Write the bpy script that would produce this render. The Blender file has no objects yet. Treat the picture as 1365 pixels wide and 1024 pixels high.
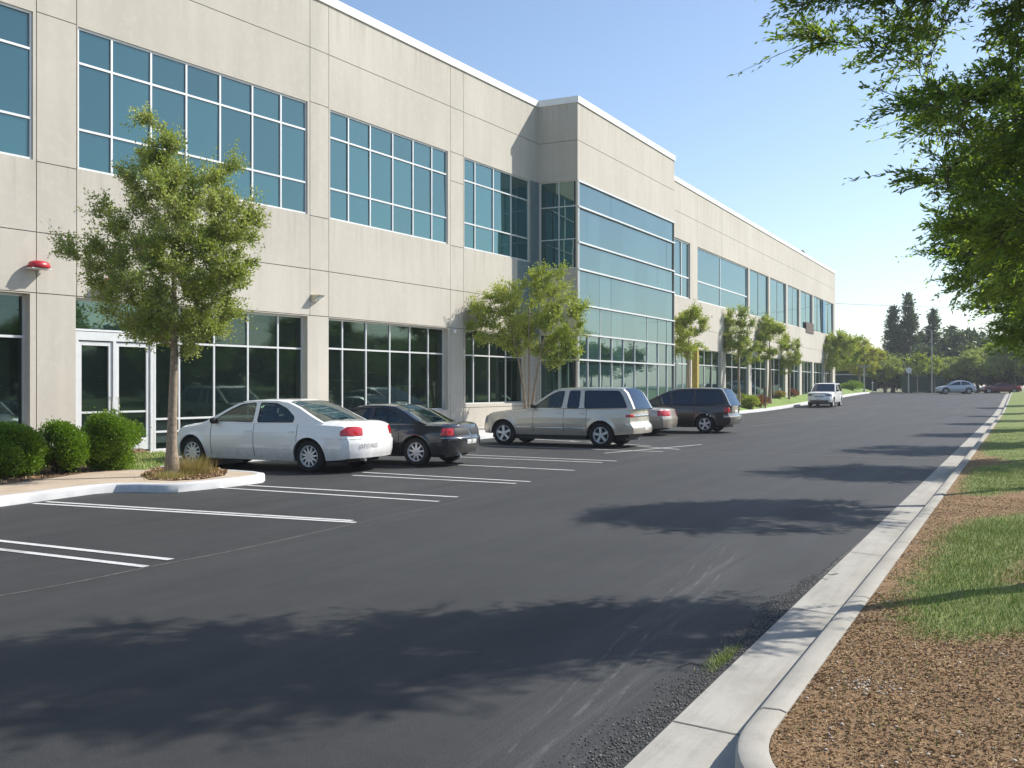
import bpy, bmesh, math, random
import numpy as np
from mathutils import Vector, Matrix
from mathutils.geometry import tessellate_polygon

# ------------------------------------------------------------------ camera, world, sun
scene = bpy.context.scene
COL = scene.collection
F, CX, HY, ZC = 1320.0, 682.5, 515.0, 1.8
cd = bpy.data.cameras.new('camera'); cam = bpy.data.objects.new('camera', cd); COL.objects.link(cam)
cam.location = (0, 0, ZC); cam.rotation_euler = (math.radians(90), 0, 0)
cd.sensor_width = 36; cd.lens = 36 * F / 1365; cd.shift_y = 3.0 / 1365
cd.clip_start = 0.1; cd.clip_end = 4000
scene.camera = cam
SUN_DIR = Vector((0.935, 0.355, 0)).normalized()
ELEV = math.radians(39.5)
world = bpy.data.worlds.new('World'); scene.world = world; world.use_nodes = True
wn = world.node_tree.nodes; wl = world.node_tree.links
bg = wn['Background']; bg.inputs['Strength'].default_value = 0.12
sky = wn.new('ShaderNodeTexSky'); sky.sky_type = 'NISHITA'; sky.sun_disc = False
sky.sun_elevation = ELEV; sky.sun_rotation = math.atan2(SUN_DIR.x, SUN_DIR.y)
sky.air_density = 1.0; sky.dust_density = 0.8; sky.ozone_density = 2.2
wl.new(sky.outputs[0], bg.inputs['Color'])
sd = bpy.data.lights.new('sun', 'SUN'); sun = bpy.data.objects.new('sun', sd); COL.objects.link(sun)
sd.energy = 4.5; sd.angle = math.radians(0.53); sd.color = (1.0, 0.945, 0.86)
tosun = Vector((SUN_DIR.x * math.cos(ELEV), SUN_DIR.y * math.cos(ELEV), math.sin(ELEV)))
sun.rotation_euler = tosun.to_track_quat('Z', 'Y').to_euler()
sun.location = (30, 10, 40)
scene.view_settings.view_transform = 'Standard'; scene.view_settings.look = 'None'
scene.view_settings.exposure = 0.6; scene.view_settings.gamma = 1.0
scene.view_settings.use_curve_mapping = False
scene.render.engine = 'CYCLES'
scene.cycles.max_bounces = 8; scene.cycles.transparent_max_bounces = 12

rng = np.random.default_rng(7)
random.seed(7)

# ------------------------------------------------------------------ coordinates
O2 = np.array([0.531, 4.668]); A = math.radians(27.3)
U = np.array([math.sin(A), math.cos(A)]); V = np.array([-math.cos(A), math.sin(A)])
RZ = math.atan2(U[1], U[0])                  # street frame: local x = s (along road), local y = t (left of the gutter edge)
def gz(s):
    k = np.clip((np.asarray(s, float) - 62) / 63, 0, 1)
    return 0.95 * k * k * (3 - 2 * k)
def st2w(s, t): return O2 + s * U + t * V
def w2st(x, y):
    d = np.array([x, y]) - O2
    return float(d @ U), float(d @ V)
def gxy(x, y): return float(gz(w2st(x, y)[0]))
def ray(px, py, z=0.0):                        # point of the level ground seen at that place of the survey photo
    D = F * (ZC - z) / (py - HY); return ((px - CX) / F * D, D)

# ------------------------------------------------------------------ object helpers
def tag(o, label=None, cat=None, group=None, kind=None):
    if label: o['label'] = label
    if cat: o['category'] = cat
    if group: o['group'] = group
    if kind: o['kind'] = kind
    return o
def empty(name, loc=(0, 0, 0), rz=0.0, parent=None):
    o = bpy.data.objects.new(name, None); COL.objects.link(o)
    o.location = loc; o.rotation_euler = (0, 0, rz); o.empty_display_size = 0.3
    if parent: o.parent = parent
    return o
def mesh_obj(name, verts, faces, mats, parent=None, smooth=None, midx=None):
    me = bpy.data.meshes.new(name); me.from_pydata([tuple(v) for v in verts], [], [tuple(f) for f in faces])
    for m in (mats if isinstance(mats, (list, tuple)) else [mats]): me.materials.append(m)
    if midx is not None: me.polygons.foreach_set('material_index', midx)
    me.update()
    if smooth is not None:
        me.polygons.foreach_set('use_smooth', [True] * len(me.polygons))
        me.set_sharp_from_angle(angle=math.radians(smooth))
    o = bpy.data.objects.new(name, me); COL.objects.link(o)
    if parent: o.parent = parent
    return o
class MB:
    def __init__(s): s.v = []; s.f = []; s.m = []
    def add(s, vs, fs, mi=0):
        b = len(s.v); s.v += [tuple(map(float, v)) for v in vs]
        s.f += [tuple(b + i for i in f) for f in fs]; s.m += [mi] * len(fs)
    def hexa(s, p, mi=0):   # p: 8 points, bottom 4 then top 4 (ccw)
        s.add(p, [(0, 3, 2, 1), (4, 5, 6, 7), (0, 1, 5, 4), (1, 2, 6, 5), (2, 3, 7, 6), (3, 0, 4, 7)], mi)
    def box(s, x0, x1, y0, y1, z0, z1, mi=0):
        s.hexa([(x0, y0, z0), (x1, y0, z0), (x1, y1, z0), (x0, y1, z0), (x0, y0, z1), (x1, y0, z1), (x1, y1, z1), (x0, y1, z1)], mi)
    def tube(s, pts, rad, n=6, mi=0, cap=True):
        pts = [np.array(p, float) for p in pts]
        if not hasattr(rad, '__len__'): rad = [rad] * len(pts)
        rings = []
        for i, p in enumerate(pts):
            d = pts[min(i + 1, len(pts) - 1)] - pts[max(i - 1, 0)]; d /= (np.linalg.norm(d) + 1e-9)
            a = np.cross(d, (0, 0, 1.0) if abs(d[2]) < .9 else (1.0, 0, 0)); a /= np.linalg.norm(a); b = np.cross(d, a)
            rings.append([p + rad[i] * (math.cos(2 * math.pi * k / n) * a + math.sin(2 * math.pi * k / n) * b) for k in range(n)])
        vs = [q for r in rings for q in r]
        fs = [(i * n + k, i * n + (k + 1) % n, (i + 1) * n + (k + 1) % n, (i + 1) * n + k) for i in range(len(pts) - 1) for k in range(n)]
        if cap: fs += [tuple(range(n)), tuple((len(pts) - 1) * n + k for k in reversed(range(n)))]
        s.add(vs, fs, mi)
    def lathe(s, prof, n=24, axis='z', c=(0, 0, 0), mi=0):   # prof [(r,h)]
        vs = []; m = len(prof)
        for k in range(n):
            a = 2 * math.pi * k / n
            for r, h in prof:
                if axis == 'z': vs.append((c[0] + r * math.cos(a), c[1] + r * math.sin(a), c[2] + h))
                else: vs.append((c[0] + r * math.cos(a), c[1] + h, c[2] + r * math.sin(a)))
        fs = [(k * m + j, ((k + 1) % n) * m + j, ((k + 1) % n) * m + j + 1, k * m + j + 1) for k in range(n) for j in range(m - 1)]
        s.add(vs, fs, mi)
    def build(s, name, mats, parent=None, smooth=None):
        return mesh_obj(name, s.v, s.f, mats, parent, smooth, s.m)

# ------------------------------------------------------------------ materials
def nt(name):
    m = bpy.data.materials.new(name); m.use_nodes = True
    return m, m.node_tree.nodes, m.node_tree.links, m.node_tree.nodes['Principled BSDF']
def node(n, t, **kw):
    x = n.new(t)
    for k, v in kw.items(): setattr(x, k, v)
    return x
def noise(n, l, scale, detail=4, rough=.55, vec=None, dist=0):
    x = n.new('ShaderNodeTexNoise'); x.inputs['Scale'].default_value = scale; x.inputs['Detail'].default_value = detail
    x.inputs['Roughness'].default_value = rough; x.inputs['Distortion'].default_value = dist
    if vec is not None: l.new(vec, x.inputs['Vector'])
    return x
def mapr(n, l, src, a, b, c, d, clamp=True):
    x = n.new('ShaderNodeMapRange'); x.clamp = clamp
    for i, v in zip(('From Min', 'From Max', 'To Min', 'To Max'), (a, b, c, d)): x.inputs[i].default_value = v
    l.new(src, x.inputs['Value']); return x.outputs[0]
def mixc(n, l, fac, a, b, mode='MIX'):
    x = n.new('ShaderNodeMix'); x.data_type = 'RGBA'; x.blend_type = mode
    for s, v in ((x.inputs[0], fac), (x.inputs[6], a), (x.inputs[7], b)):
        if hasattr(v, 'is_linked') or hasattr(v, 'links'): l.new(v, s)
        elif isinstance(v, (int, float)): s.default_value = v
        else: s.default_value = (*v, 1) if len(v) == 3 else v
    return x.outputs[2]
def math_(n, l, op, a, b=None):
    x = n.new('ShaderNodeMath'); x.operation = op
    for s, v in ((x.inputs[0], a), (x.inputs[1], b)):
        if v is None: continue
        if hasattr(v, 'links'): l.new(v, s)
        else: s.default_value = v
    return x.outputs[0]
def bump(n, l, p, h, strength, dist=0.01):
    b = n.new('ShaderNodeBump'); b.inputs['Strength'].default_value = strength; b.inputs['Distance'].default_value = dist
    l.new(h, b.inputs['Height']); l.new(b.outputs[0], p.inputs['Normal'])
def simple(name, col, rough=.6, metal=0., amt=.12, scale=6., bmp=0., bscale=60., coat=0., spec=.5):
    m, n, l, p = nt(name)
    tc = n.new('ShaderNodeTexCoord').outputs['Object']
    nz = noise(n, l, scale, 5, .6, tc)
    f = mapr(n, l, nz.outputs['Fac'], .3, .7, 0, 1)
    c = mixc(n, l, f, tuple(x * (1 - amt) for x in col), tuple(min(1, x * (1 + amt)) for x in col))
    l.new(c, p.inputs['Base Color']); p.inputs['Roughness'].default_value = rough; p.inputs['Metallic'].default_value = metal
    p.inputs['Coat Weight'].default_value = coat; p.inputs['Coat Roughness'].default_value = .03
    p.inputs['Specular IOR Level'].default_value = spec
    if bmp: bump(n, l, p, noise(n, l, bscale, 6, .7, tc).outputs['Fac'], bmp)
    return m

def wall_material():
    m, n, l, p = nt('painted_concrete')
    tc = n.new('ShaderNodeTexCoord').outputs['Object']
    big = noise(n, l, .22, 4, .55, tc)
    mp = n.new('ShaderNodeMapping'); mp.inputs['Scale'].default_value = (1.6, 1.6, .16); l.new(tc, mp.inputs['Vector'])
    streak = noise(n, l, 1.3, 5, .6, mp.outputs[0])
    fine = noise(n, l, 4.5, 6, .7, tc)
    c = mixc(n, l, mapr(n, l, big.outputs['Fac'], .35, .65, 0, 1), (.475, .442, .38), (.535, .502, .435))
    c = mixc(n, l, mapr(n, l, streak.outputs['Fac'], .42, .72, 0, .45), c, (.40, .375, .33))
    c = mixc(n, l, mapr(n, l, fine.outputs['Fac'], .48, .75, 0, .40), c, (.58, .555, .50))
    sx = n.new('ShaderNodeSeparateXYZ'); l.new(tc, sx.inputs[0]); z = sx.outputs[2]
    mp3 = n.new('ShaderNodeMapping'); mp3.inputs['Scale'].default_value = (5, 5, .22); l.new(tc, mp3.inputs['Vector'])
    run = mapr(n, l, noise(n, l, 1.0, 4, .65, mp3.outputs[0]).outputs['Fac'], .48, .68, 0, 1)
    sill = math_(n, l, 'MULTIPLY', mapr(n, l, z, 5.9, 7.25, 0, 1), mapr(n, l, z, 7.26, 7.30, 1, 0))
    cap = mapr(n, l, z, 12.9, 14.2, 0, 1); foot = mapr(n, l, z, .1, .9, 1, 0)
    wet = math_(n, l, 'ADD', math_(n, l, 'ADD', sill, cap), foot)
    c = mixc(n, l, math_(n, l, 'MULTIPLY', math_(n, l, 'MULTIPLY', run, wet), .38), c, (.29, .265, .225))
    sp = noise(n, l, 26, 4, .8, tc)
    c = mixc(n, l, mapr(n, l, sp.outputs['Fac'], .58, .7, 0, .22), c, (.36, .33, .29))
    l.new(c, p.inputs['Base Color']); p.inputs['Roughness'].default_value = .9
    bump(n, l, p, noise(n, l, 60, 8, .75, tc).outputs['Fac'], .55, .02)
    return m
def glass_material(name, dark, tint, fac, wav=.012):
    m, n, l, p = nt(name); n.remove(p)
    out = n['Material Output']
    tc = n.new('ShaderNodeTexCoord').outputs['Object']
    g = n.new('ShaderNodeBsdfGlossy'); g.inputs['Roughness'].default_value = .015; g.inputs['Color'].default_value = (*tint, 1)
    d = n.new('ShaderNodeBsdfDiffuse')
    geo = n.new('ShaderNodeNewGeometry')
    c = mixc(n, l, geo.outputs['Random Per Island'], tuple(x * .55 for x in dark), tuple(x * 1.5 for x in dark))
    l.new(c, d.inputs['Color'])
    fr = n.new('ShaderNodeLayerWeight'); fr.inputs['Blend'].default_value = .5
    f = mapr(n, l, math_(n, l, 'POWER', fr.outputs['Facing'], 3.), 0, 1, fac, 1.)
    bm = n.new('ShaderNodeBump'); bm.inputs['Strength'].default_value = .35; bm.inputs['Distance'].default_value = wav
    l.new(noise(n, l, .55, 2, .5, tc).outputs['Fac'], bm.inputs['Height'])
    l.new(bm.outputs[0], g.inputs['Normal'])
    mx = n.new('ShaderNodeMixShader'); l.new(f, mx.inputs[0]); l.new(d.outputs[0], mx.inputs[1]); l.new(g.outputs[0], mx.inputs[2])
    l.new(mx.outputs[0], out.inputs['Surface'])
    return m
def clear_glass(name, tint, refl_tint, fac, dust_lift=0., dcol=(.05, .075, .065), rgh=.01):
    m, n, l, p = nt(name); n.remove(p); out = n['Material Output']
    tc = n.new('ShaderNodeTexCoord').outputs['Object']
    g = n.new('ShaderNodeBsdfGlossy'); g.inputs['Roughness'].default_value = rgh; g.inputs['Color'].default_value = (*refl_tint, 1)
    bm = n.new('ShaderNodeBump'); bm.inputs['Strength'].default_value = .35; bm.inputs['Distance'].default_value = .01
    l.new(noise(n, l, .6, 2, .5, tc).outputs['Fac'], bm.inputs['Height']); l.new(bm.outputs[0], g.inputs['Normal'])
    t = n.new('ShaderNodeBsdfTransparent'); t.inputs['Color'].default_value = (*tint, 1)
    fr = n.new('ShaderNodeLayerWeight'); fr.inputs['Blend'].default_value = .5
    f = mapr(n, l, math_(n, l, 'POWER', fr.outputs['Facing'], 3.), 0, 1, fac, .95)
    df = n.new('ShaderNodeBsdfDiffuse'); df.inputs['Color'].default_value = (*dcol, 1); mt = n.new('ShaderNodeMixShader'); mt.inputs[0].default_value = dust_lift  # dust's diffuse colour also stands in for dim light in the rooms behind
    l.new(t.outputs[0], mt.inputs[1]); l.new(df.outputs[0], mt.inputs[2])
    mx = n.new('ShaderNodeMixShader'); l.new(f, mx.inputs[0]); l.new(mt.outputs[0], mx.inputs[1]); l.new(g.outputs[0], mx.inputs[2])
    l.new(mx.outputs[0], out.inputs['Surface']); return m
def asphalt_material():
    m, n, l, p = nt('asphalt')
    tc = n.new('ShaderNodeTexCoord').outputs['Object']
    sep = n.new('ShaderNodeSeparateXYZ'); l.new(tc, sep.inputs[0]); s, t = sep.outputs[0], sep.outputs[1]
    big = noise(n, l, .16, 5, .6, tc, .6)
    mp = n.new('ShaderNodeMapping'); mp.inputs['Scale'].default_value = (.12, 1.4, 1); l.new(tc, mp.inputs['Vector'])
    lane = noise(n, l, 1.0, 5, .6, mp.outputs[0])
    c = mixc(n, l, mapr(n, l, big.outputs['Fac'], .35, .65, 0, 1), (.019, .020, .0215), (.029, .0295, .030))
    c = mixc(n, l, mapr(n, l, lane.outputs['Fac'], .45, .75, 0, .5), c, (.040, .040, .039))
    ag = noise(n, l, 95, 3, .8, tc)
    c = mixc(n, l, mapr(n, l, ag.outputs['Fac'], .38, .62, .0, 1), mixc(n, l, 1.0, c, (.62, .62, .62), 'MULTIPLY'), mixc(n, l, 1.0, c, (1.5, 1.5, 1.48), 'MULTIPLY'))
    vo = n.new('ShaderNodeTexVoronoi'); vo.inputs['Scale'].default_value = 34; l.new(tc, vo.inputs['Vector'])
    fleck = mapr(n, l, vo.outputs['Distance'], .06, .1, 1, 0)
    sel = noise(n, l, 9, 2, .5, tc)
    fleck = math_(n, l, 'MULTIPLY', fleck, mapr(n, l, sel.outputs['Fac'], .52, .62, 0, .6))
    c = mixc(n, l, fleck, c, (.3, .29, .27))
    c = mixc(n, l, mapr(n, l, noise(n, l, 1.7, 6, .75, tc, 1.2).outputs['Fac'], .42, .68, 0, .45), c, (.043, .0425, .041))
    c = mixc(n, l, mapr(n, l, noise(n, l, 14, 5, .8, tc).outputs['Fac'], .55, .75, 0, .35), c, (.014, .014, .014))
    # pale dusty tyre streaks along the gutter at the near end
    mp2 = n.new('ShaderNodeMapping'); mp2.inputs['Scale'].default_value = (.35, 13, 1); mp2.inputs['Rotation'].default_value = (0, 0, math.radians(-6.5)); l.new(tc, mp2.inputs['Vector'])
    st = noise(n, l, 1.0, 4, .6, mp2.outputs[0])
    band = math_(n, l, 'SUBTRACT', t, math_(n, l, 'MULTIPLY', s, .125))
    b1 = math_(n, l, 'MULTIPLY', mapr(n, l, band, .02, .28, 0, 1), mapr(n, l, band, .5, .95, 1, 0))
    b1 = math_(n, l, 'MULTIPLY', b1, mapr(n, l, s, 5.5, 8.5, 1, 0))
    sk = math_(n, l, 'MULTIPLY', b1, mapr(n, l, st.outputs['Fac'], .44, .74, 0.04, .33))
    sk = math_(n, l, 'MULTIPLY', sk, mapr(n, l, ag.outputs['Fac'], .35, .6, .4, 1))
    c = mixc(n, l, sk, c, (.18, .18, .172))
    # sharp thin scratches
    for off, wd in ((.30, .006), (.44, .009), (.60, .005)):
        wob = math_(n, l, 'MULTIPLY', noise(n, l, .5, 2, .5, tc).outputs['Fac'], .22)
        dd = math_(n, l, 'ABSOLUTE', math_(n, l, 'SUBTRACT', math_(n, l, 'SUBTRACT', band, wob), off - .1))
        li = math_(n, l, 'MULTIPLY', mapr(n, l, dd, wd, wd * 2.2, 1, 0), mapr(n, l, s, 5, 7.5, 1, 0))
        li = math_(n, l, 'MULTIPLY', li, mapr(n, l, noise(n, l, 3, 4, .7, tc).outputs['Fac'], .45, .66, 0, .22))
        c = mixc(n, l, li, c, (.3, .3, .29))
    # a few oil stains in the stalls
    oil = noise(n, l, .8, 4, .6, tc)
    c = mixc(n, l, math_(n, l, 'MULTIPLY', mapr(n, l, oil.outputs['Fac'], .62, .75, 0, .6), mapr(n, l, t, 6, 8, 0, 1)), c, (.02, .02, .02))
    l.new(c, p.inputs['Base Color'])
    l.new(mapr(n, l, lane.outputs['Fac'], .3, .7, .78, .66), p.inputs['Roughness'])
    p.inputs['Specular IOR Level'].default_value = .45
    bump(n, l, p, ag.outputs['Fac'], .6, .006)
    return m
def concrete_material(name, a, b, sc=1.4):
    m, n, l, p = nt(name)
    tc = n.new('ShaderNodeTexCoord').outputs['Object']
    c = mixc(n, l, mapr(n, l, noise(n, l, sc, 6, .65, tc).outputs['Fac'], .35, .65, 0, 1), a, b)
    c = mixc(n, l, mapr(n, l, noise(n, l, 4.2, 6, .8, tc, 1.).outputs['Fac'], .56, .75, 0, .45), c, tuple(x * .62 for x in a))
    c = mixc(n, l, mapr(n, l, noise(n, l, 120, 3, .8, tc).outputs['Fac'], .55, .75, 0, .35), c, tuple(x * .55 for x in a))
    mpd = n.new('ShaderNodeMapping'); mpd.inputs['Scale'].default_value = (.5, 7, 1); l.new(tc, mpd.inputs['Vector'])
    c = mixc(n, l, mapr(n, l, noise(n, l, 1.2, 5, .65, mpd.outputs[0]).outputs['Fac'], .5, .72, 0, .4), c, tuple(x * .6 for x in a))
    l.new(c, p.inputs['Base Color']); p.inputs['Roughness'].default_value = .9
    bump(n, l, p, noise(n, l, 90, 6, .75, tc).outputs['Fac'], .4, .006); return m
def leaf_material(name, c1, c2, c3, trans=.35):
    m, n, l, p = nt(name); out = n['Material Output']
    geo = n.new('ShaderNodeNewGeometry')
    r = n.new('ShaderNodeValToRGB'); e = r.color_ramp.elements
    e[0].color = (*c1, 1); e[1].color = (*c3, 1); k = e.new(.55); k.color = (*c2, 1)
    tc = n.new('ShaderNodeTexCoord').outputs['Object']
    nz = noise(n, l, 1.1, 3, .5, tc)
    f = math_(n, l, 'ADD', math_(n, l, 'MULTIPLY', geo.outputs['Random Per Island'], .55), mapr(n, l, nz.outputs['Fac'], .35, .65, 0, .45))
    l.new(f, r.inputs[0]); l.new(r.outputs[0], p.inputs['Base Color']); p.inputs['Roughness'].default_value = .5
    p.inputs['Specular IOR Level'].default_value = .35
    tr = n.new('ShaderNodeBsdfTranslucent')
    l.new(mixc(n, l, 1.0, r.outputs[0], (1.25, 1.25, .6), 'MULTIPLY'), tr.inputs['Color'])
    mx = n.new('ShaderNodeMixShader'); mx.inputs[0].default_value = trans
    l.new(p.outputs[0], mx.inputs[1]); l.new(tr.outputs[0], mx.inputs[2]); l.new(mx.outputs[0], out.inputs['Surface'])
    return m
def ramp_island(name, cols, rough=.85):
    m, n, l, p = nt(name)
    geo = n.new('ShaderNodeNewGeometry'); r = n.new('ShaderNodeValToRGB'); cr = r.color_ramp; cr.interpolation = 'LINEAR'
    cr.elements[0].position = 0; cr.elements[0].color = (*cols[0], 1); cr.elements[1].position = 1; cr.elements[1].color = (*cols[-1], 1)
    for i, c in enumerate(cols[1:-1]):
        e = cr.elements.new((i + 1) / (len(cols) - 1)); e.color = (*c, 1)
    l.new(geo.outputs['Random Per Island'], r.inputs[0]); l.new(r.outputs[0], p.inputs['Base Color']); p.inputs['Roughness'].default_value = rough
    return m
def verge_material():
    m, n, l, p = nt('verge_soil')
    tc = n.new('ShaderNodeTexCoord').outputs['Object']
    at = n.new('ShaderNodeAttribute'); at.attribute_name = 'grass'
    nz = noise(n, l, 3, 6, .7, tc); fi = noise(n, l, 60, 5, .8, tc)
    c = mixc(n, l, mapr(n, l, nz.outputs['Fac'], .35, .65, 0, 1), (.22, .13, .062), (.32, .20, .10))
    c = mixc(n, l, mapr(n, l, fi.outputs['Fac'], .35, .65, 0, 1), mixc(n, l, 1., c, (.5, .5, .5), 'MULTIPLY'), mixc(n, l, 1., c, (1.35, 1.35, 1.3), 'MULTIPLY'))
    g = mixc(n, l, mapr(n, l, noise(n, l, 5, 5, .7, tc).outputs['Fac'], .35, .65, 0, 1), (.10, .17, .03), (.19, .24, .06))
    gf = math_(n, l, 'ADD', at.outputs['Fac'], mapr(n, l, noise(n, l, 9, 6, .8, tc).outputs['Fac'], .3, .7, -.4, .4))
    c = mixc(n, l, mapr(n, l, gf, .25, .75, 0, .92), c, g)
    l.new(c, p.inputs['Base Color']); p.inputs['Roughness'].default_value = .95
    bump(n, l, p, fi.outputs['Fac'], .8, .02); return m
def paint(name, col, metal=0., rough=.35, coat=1.):
    m, n, l, p = nt(name)
    tc = n.new('ShaderNodeTexCoord').outputs['Object']
    sep = n.new('ShaderNodeSeparateXYZ'); l.new(tc, sep.inputs[0])
    dirt = math_(n, l, 'MULTIPLY', mapr(n, l, sep.outputs[2], .2, .6, .5, 0), mapr(n, l, noise(n, l, 6, 5, .7, tc).outputs['Fac'], .3, .7, .2, 1))
    c = mixc(n, l, dirt, col, (.16, .14, .12)); l.new(c, p.inputs['Base Color'])
    p.inputs['Metallic'].default_value = metal; p.inputs['Roughness'].default_value = rough
    p.inputs['Coat Weight'].default_value = coat; p.inputs['Coat Roughness'].default_value = .04
    return m

M = {}
M['wall'] = wall_material()
M['coping'] = simple('coping_white', (.78, .77, .74), .5, amt=.06)
M['groove'] = simple('joint_sealant', (.10, .095, .085), .9)
M['alu'] = simple('white_aluminium', (.66, .67, .67), .38, .25, amt=.05)
M['alu_grey'] = simple('grey_aluminium', (.20, .25, .27), .4, .3, amt=.1)
M['panel_teal'] = simple('teal_metal_panel', (.16, .22, .24), .45, .2, amt=.1, scale=2)
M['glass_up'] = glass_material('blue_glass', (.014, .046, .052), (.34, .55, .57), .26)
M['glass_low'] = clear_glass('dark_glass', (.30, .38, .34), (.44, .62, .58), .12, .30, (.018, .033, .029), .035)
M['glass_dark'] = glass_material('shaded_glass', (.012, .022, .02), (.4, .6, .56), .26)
M['glass_far'] = glass_material('pale_glass', (.022, .052, .055), (.43, .56, .59), .25)
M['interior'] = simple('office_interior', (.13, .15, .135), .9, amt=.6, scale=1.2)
M['interior_light'] = simple('shelf_white', (.6, .6, .6), .7)
M['asphalt'] = asphalt_material()
M['concrete'] = concrete_material('gutter_concrete', (.31, .295, .26), (.39, .375, .335))
M['kerb'] = concrete_material('kerb_concrete', (.31, .292, .25), (.39, .37, .325))
M['kerb_white'] = concrete_material('pale_kerb', (.50, .51, .52), (.62, .62, .62))
M['walk'] = concrete_material('tan_walk', (.42, .33, .24), (.50, .41, .31))
M['walk_far'] = concrete_material('pale_walk', (.55, .53, .50), (.62, .60, .57))
def worn_paint():
    m, n, l, p = nt('worn_white_paint'); tc = n.new('ShaderNodeTexCoord').outputs['Object']
    w = math_(n, l, 'ADD', mapr(n, l, noise(n, l, 45, 6, .8, tc).outputs['Fac'], .48, .66, 0, .55), mapr(n, l, noise(n, l, 1.6, 4, .6, tc).outputs['Fac'], .5, .7, 0, .35))
    l.new(mixc(n, l, w, (.60, .60, .58), (.07, .07, .068)), p.inputs['Base Color']); p.inputs['Roughness'].default_value = .8; return m
M['line'] = worn_paint()
M['line_faint'] = simple('faded_paint', (.13, .13, .13), .8, amt=.5, scale=10)
M['seam'] = simple('pavement_seam', (.17, .16, .14), .9, amt=.6, scale=9)
M['bark'] = simple('bark', (.28, .22, .16), .95, amt=.4, scale=14, bmp=1., bscale=40)
M['bark_dark'] = simple('dark_bark', (.09, .07, .055), .95, amt=.4, scale=14, bmp=1., bscale=40)
M['leaf_a'] = leaf_material('leaf_olive', (.17, .23, .045), (.31, .38, .085), (.50, .52, .24))
M['leaf_b'] = leaf_material('leaf_yellowgreen', (.19, .27, .04), (.35, .42, .07), (.52, .53, .19))
M['leaf_c'] = leaf_material('leaf_near', (.09, .17, .028), (.19, .30, .05), (.38, .47, .11), .55)
M['leaf_gold'] = leaf_material('leaf_gold', (.28, .32, .04), (.44, .45, .055), (.58, .54, .09))
M['leaf_dark'] = leaf_material('leaf_dark', (.04, .075, .03), (.08, .125, .045), (.14, .19, .075), .25)
M['leaf_bush'] = leaf_material('leaf_bush', (.08, .15, .012), (.15, .26, .02), (.27, .38, .05), .35)
M['leaf_red'] = leaf_material('leaf_red', (.14, .05, .04), (.22, .09, .06), (.28, .16, .09))
M['leaf_dry'] = leaf_material('leaf_dry', (.22, .16, .06), (.32, .25, .11), (.30, .32, .10))
M['grass'] = ramp_island('grass_blade', [(.11, .19, .025), (.17, .28, .035), (.27, .35, .06), (.42, .40, .14), (.50, .43, .22)], .6)
M['mulch'] = ramp_island('mulch_chip', [(.16, .09, .042), (.25, .145, .068), (.33, .20, .095), (.40, .265, .13), (.28, .165, .08), (.54, .42, .26)], .9)
M['stone'] = ramp_island('loose_gravel', [(.04, .04, .04), (.09, .085, .08), (.18, .17, .15), (.06, .06, .06), (.33, .31, .27)], .85)
M['pebble'] = ramp_island('white_pebble', [(.36, .31, .24), (.46, .40, .32), (.56, .50, .42)], .8)
M['verge'] = verge_material()
M['soil'] = simple('bed_soil', (.12, .075, .045), .95, amt=.5, scale=12, bmp=1., bscale=50)
M['earth'] = simple('far_ground', (.17, .18, .08), .95, amt=.35, scale=.3)
M['lawn'] = simple('far_lawn', (.15, .23, .045), .95, amt=.4, scale=2.5, bmp=.6)
M['rubber'] = simple('tyre_rubber', (.018, .018, .018), .85, amt=.3, scale=20)
M['rim'] = simple('alloy', (.72, .73, .74), .35, .35, amt=.05)
M['black'] = simple('black_plastic', (.012, .012, .013), .55)
M['cabin'] = simple('cabin_trim', (.10, .10, .095), .85, amt=.3)
M['seat_lt'] = simple('seat_cloth', (.32, .33, .30), .9, amt=.2)
M['chrome'] = simple('chrome', (.7, .7, .7), .12, 1.)
M['redlens'] = simple('red_lens', (.55, .015, .02), .12, amt=.35, scale=18, coat=1.)
M['clearlens'] = simple('clear_lens', (.45, .47, .5), .12, .3, amt=.4, scale=14, coat=1.)
M['amber'] = simple('amber_lens', (.6, .16, .02), .15, coat=1.)
M['plate'] = simple('plate_white', (.62, .62, .6), .5)
M['letters'] = simple('faint_letters', (.36, .36, .37), .5)
M['car_glass'] = clear_glass('car_glass', (.26, .33, .30), (.60, .68, .70), .10)
M['car_tint'] = glass_material('tinted_car_glass', (.005, .007, .010), (.36, .43, .52), .14, .0)
M['steel'] = simple('galvanised_steel', (.32, .33, .34), .45, .6)
M['red'] = simple('red_plastic', (.42, .02, .03), .35, amt=.15)
M['cream'] = simple('cream_plastic', (.62, .55, .38), .5)
M['yellow'] = simple('yellow_paint', (.40, .30, .06), .7, amt=.3)
M['brown'] = simple('brown_panel', (.10, .07, .06), .8)
M['blue'] = simple('blue_film', (.05, .20, .36), .4)
M['greenbox'] = simple('green_screen', (.015, .05, .035), .85, amt=.3)

# ------------------------------------------------------------------ ground sheets in the street frame
def strip(name, t_list, s_list, zfun, mat, parent=None, label=None, kind='structure', attr=None):
    S = np.array(s_list); T = np.array(t_list)
    vs = [(s, t, float(gz(s)) + zfun(s, t)) for s in S for t in T]
    nt_ = len(T)
    fs = [(i * nt_ + j, (i + 1) * nt_ + j, (i + 1) * nt_ + j + 1, i * nt_ + j + 1) for i in range(len(S) - 1) for j in range(nt_ - 1)]
    o = mesh_obj(name, vs, fs, mat)
    o.location = (O2[0], O2[1], 0); o.rotation_euler = (0, 0, RZ)
    if kind: o['kind'] = kind
    return o
SS = list(np.arange(-30, 60, 10)) + list(np.arange(60, 134, 4))
strip('ground', [-420, -300, -100, -40, 0, 20, 60, 150, 400, 600], [-200, -60, -30, 0, 30, 60] + list(np.arange(64, 130, 6)) + [160, 300, 700, 850], lambda s, t: -.05, M['earth'])
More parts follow.
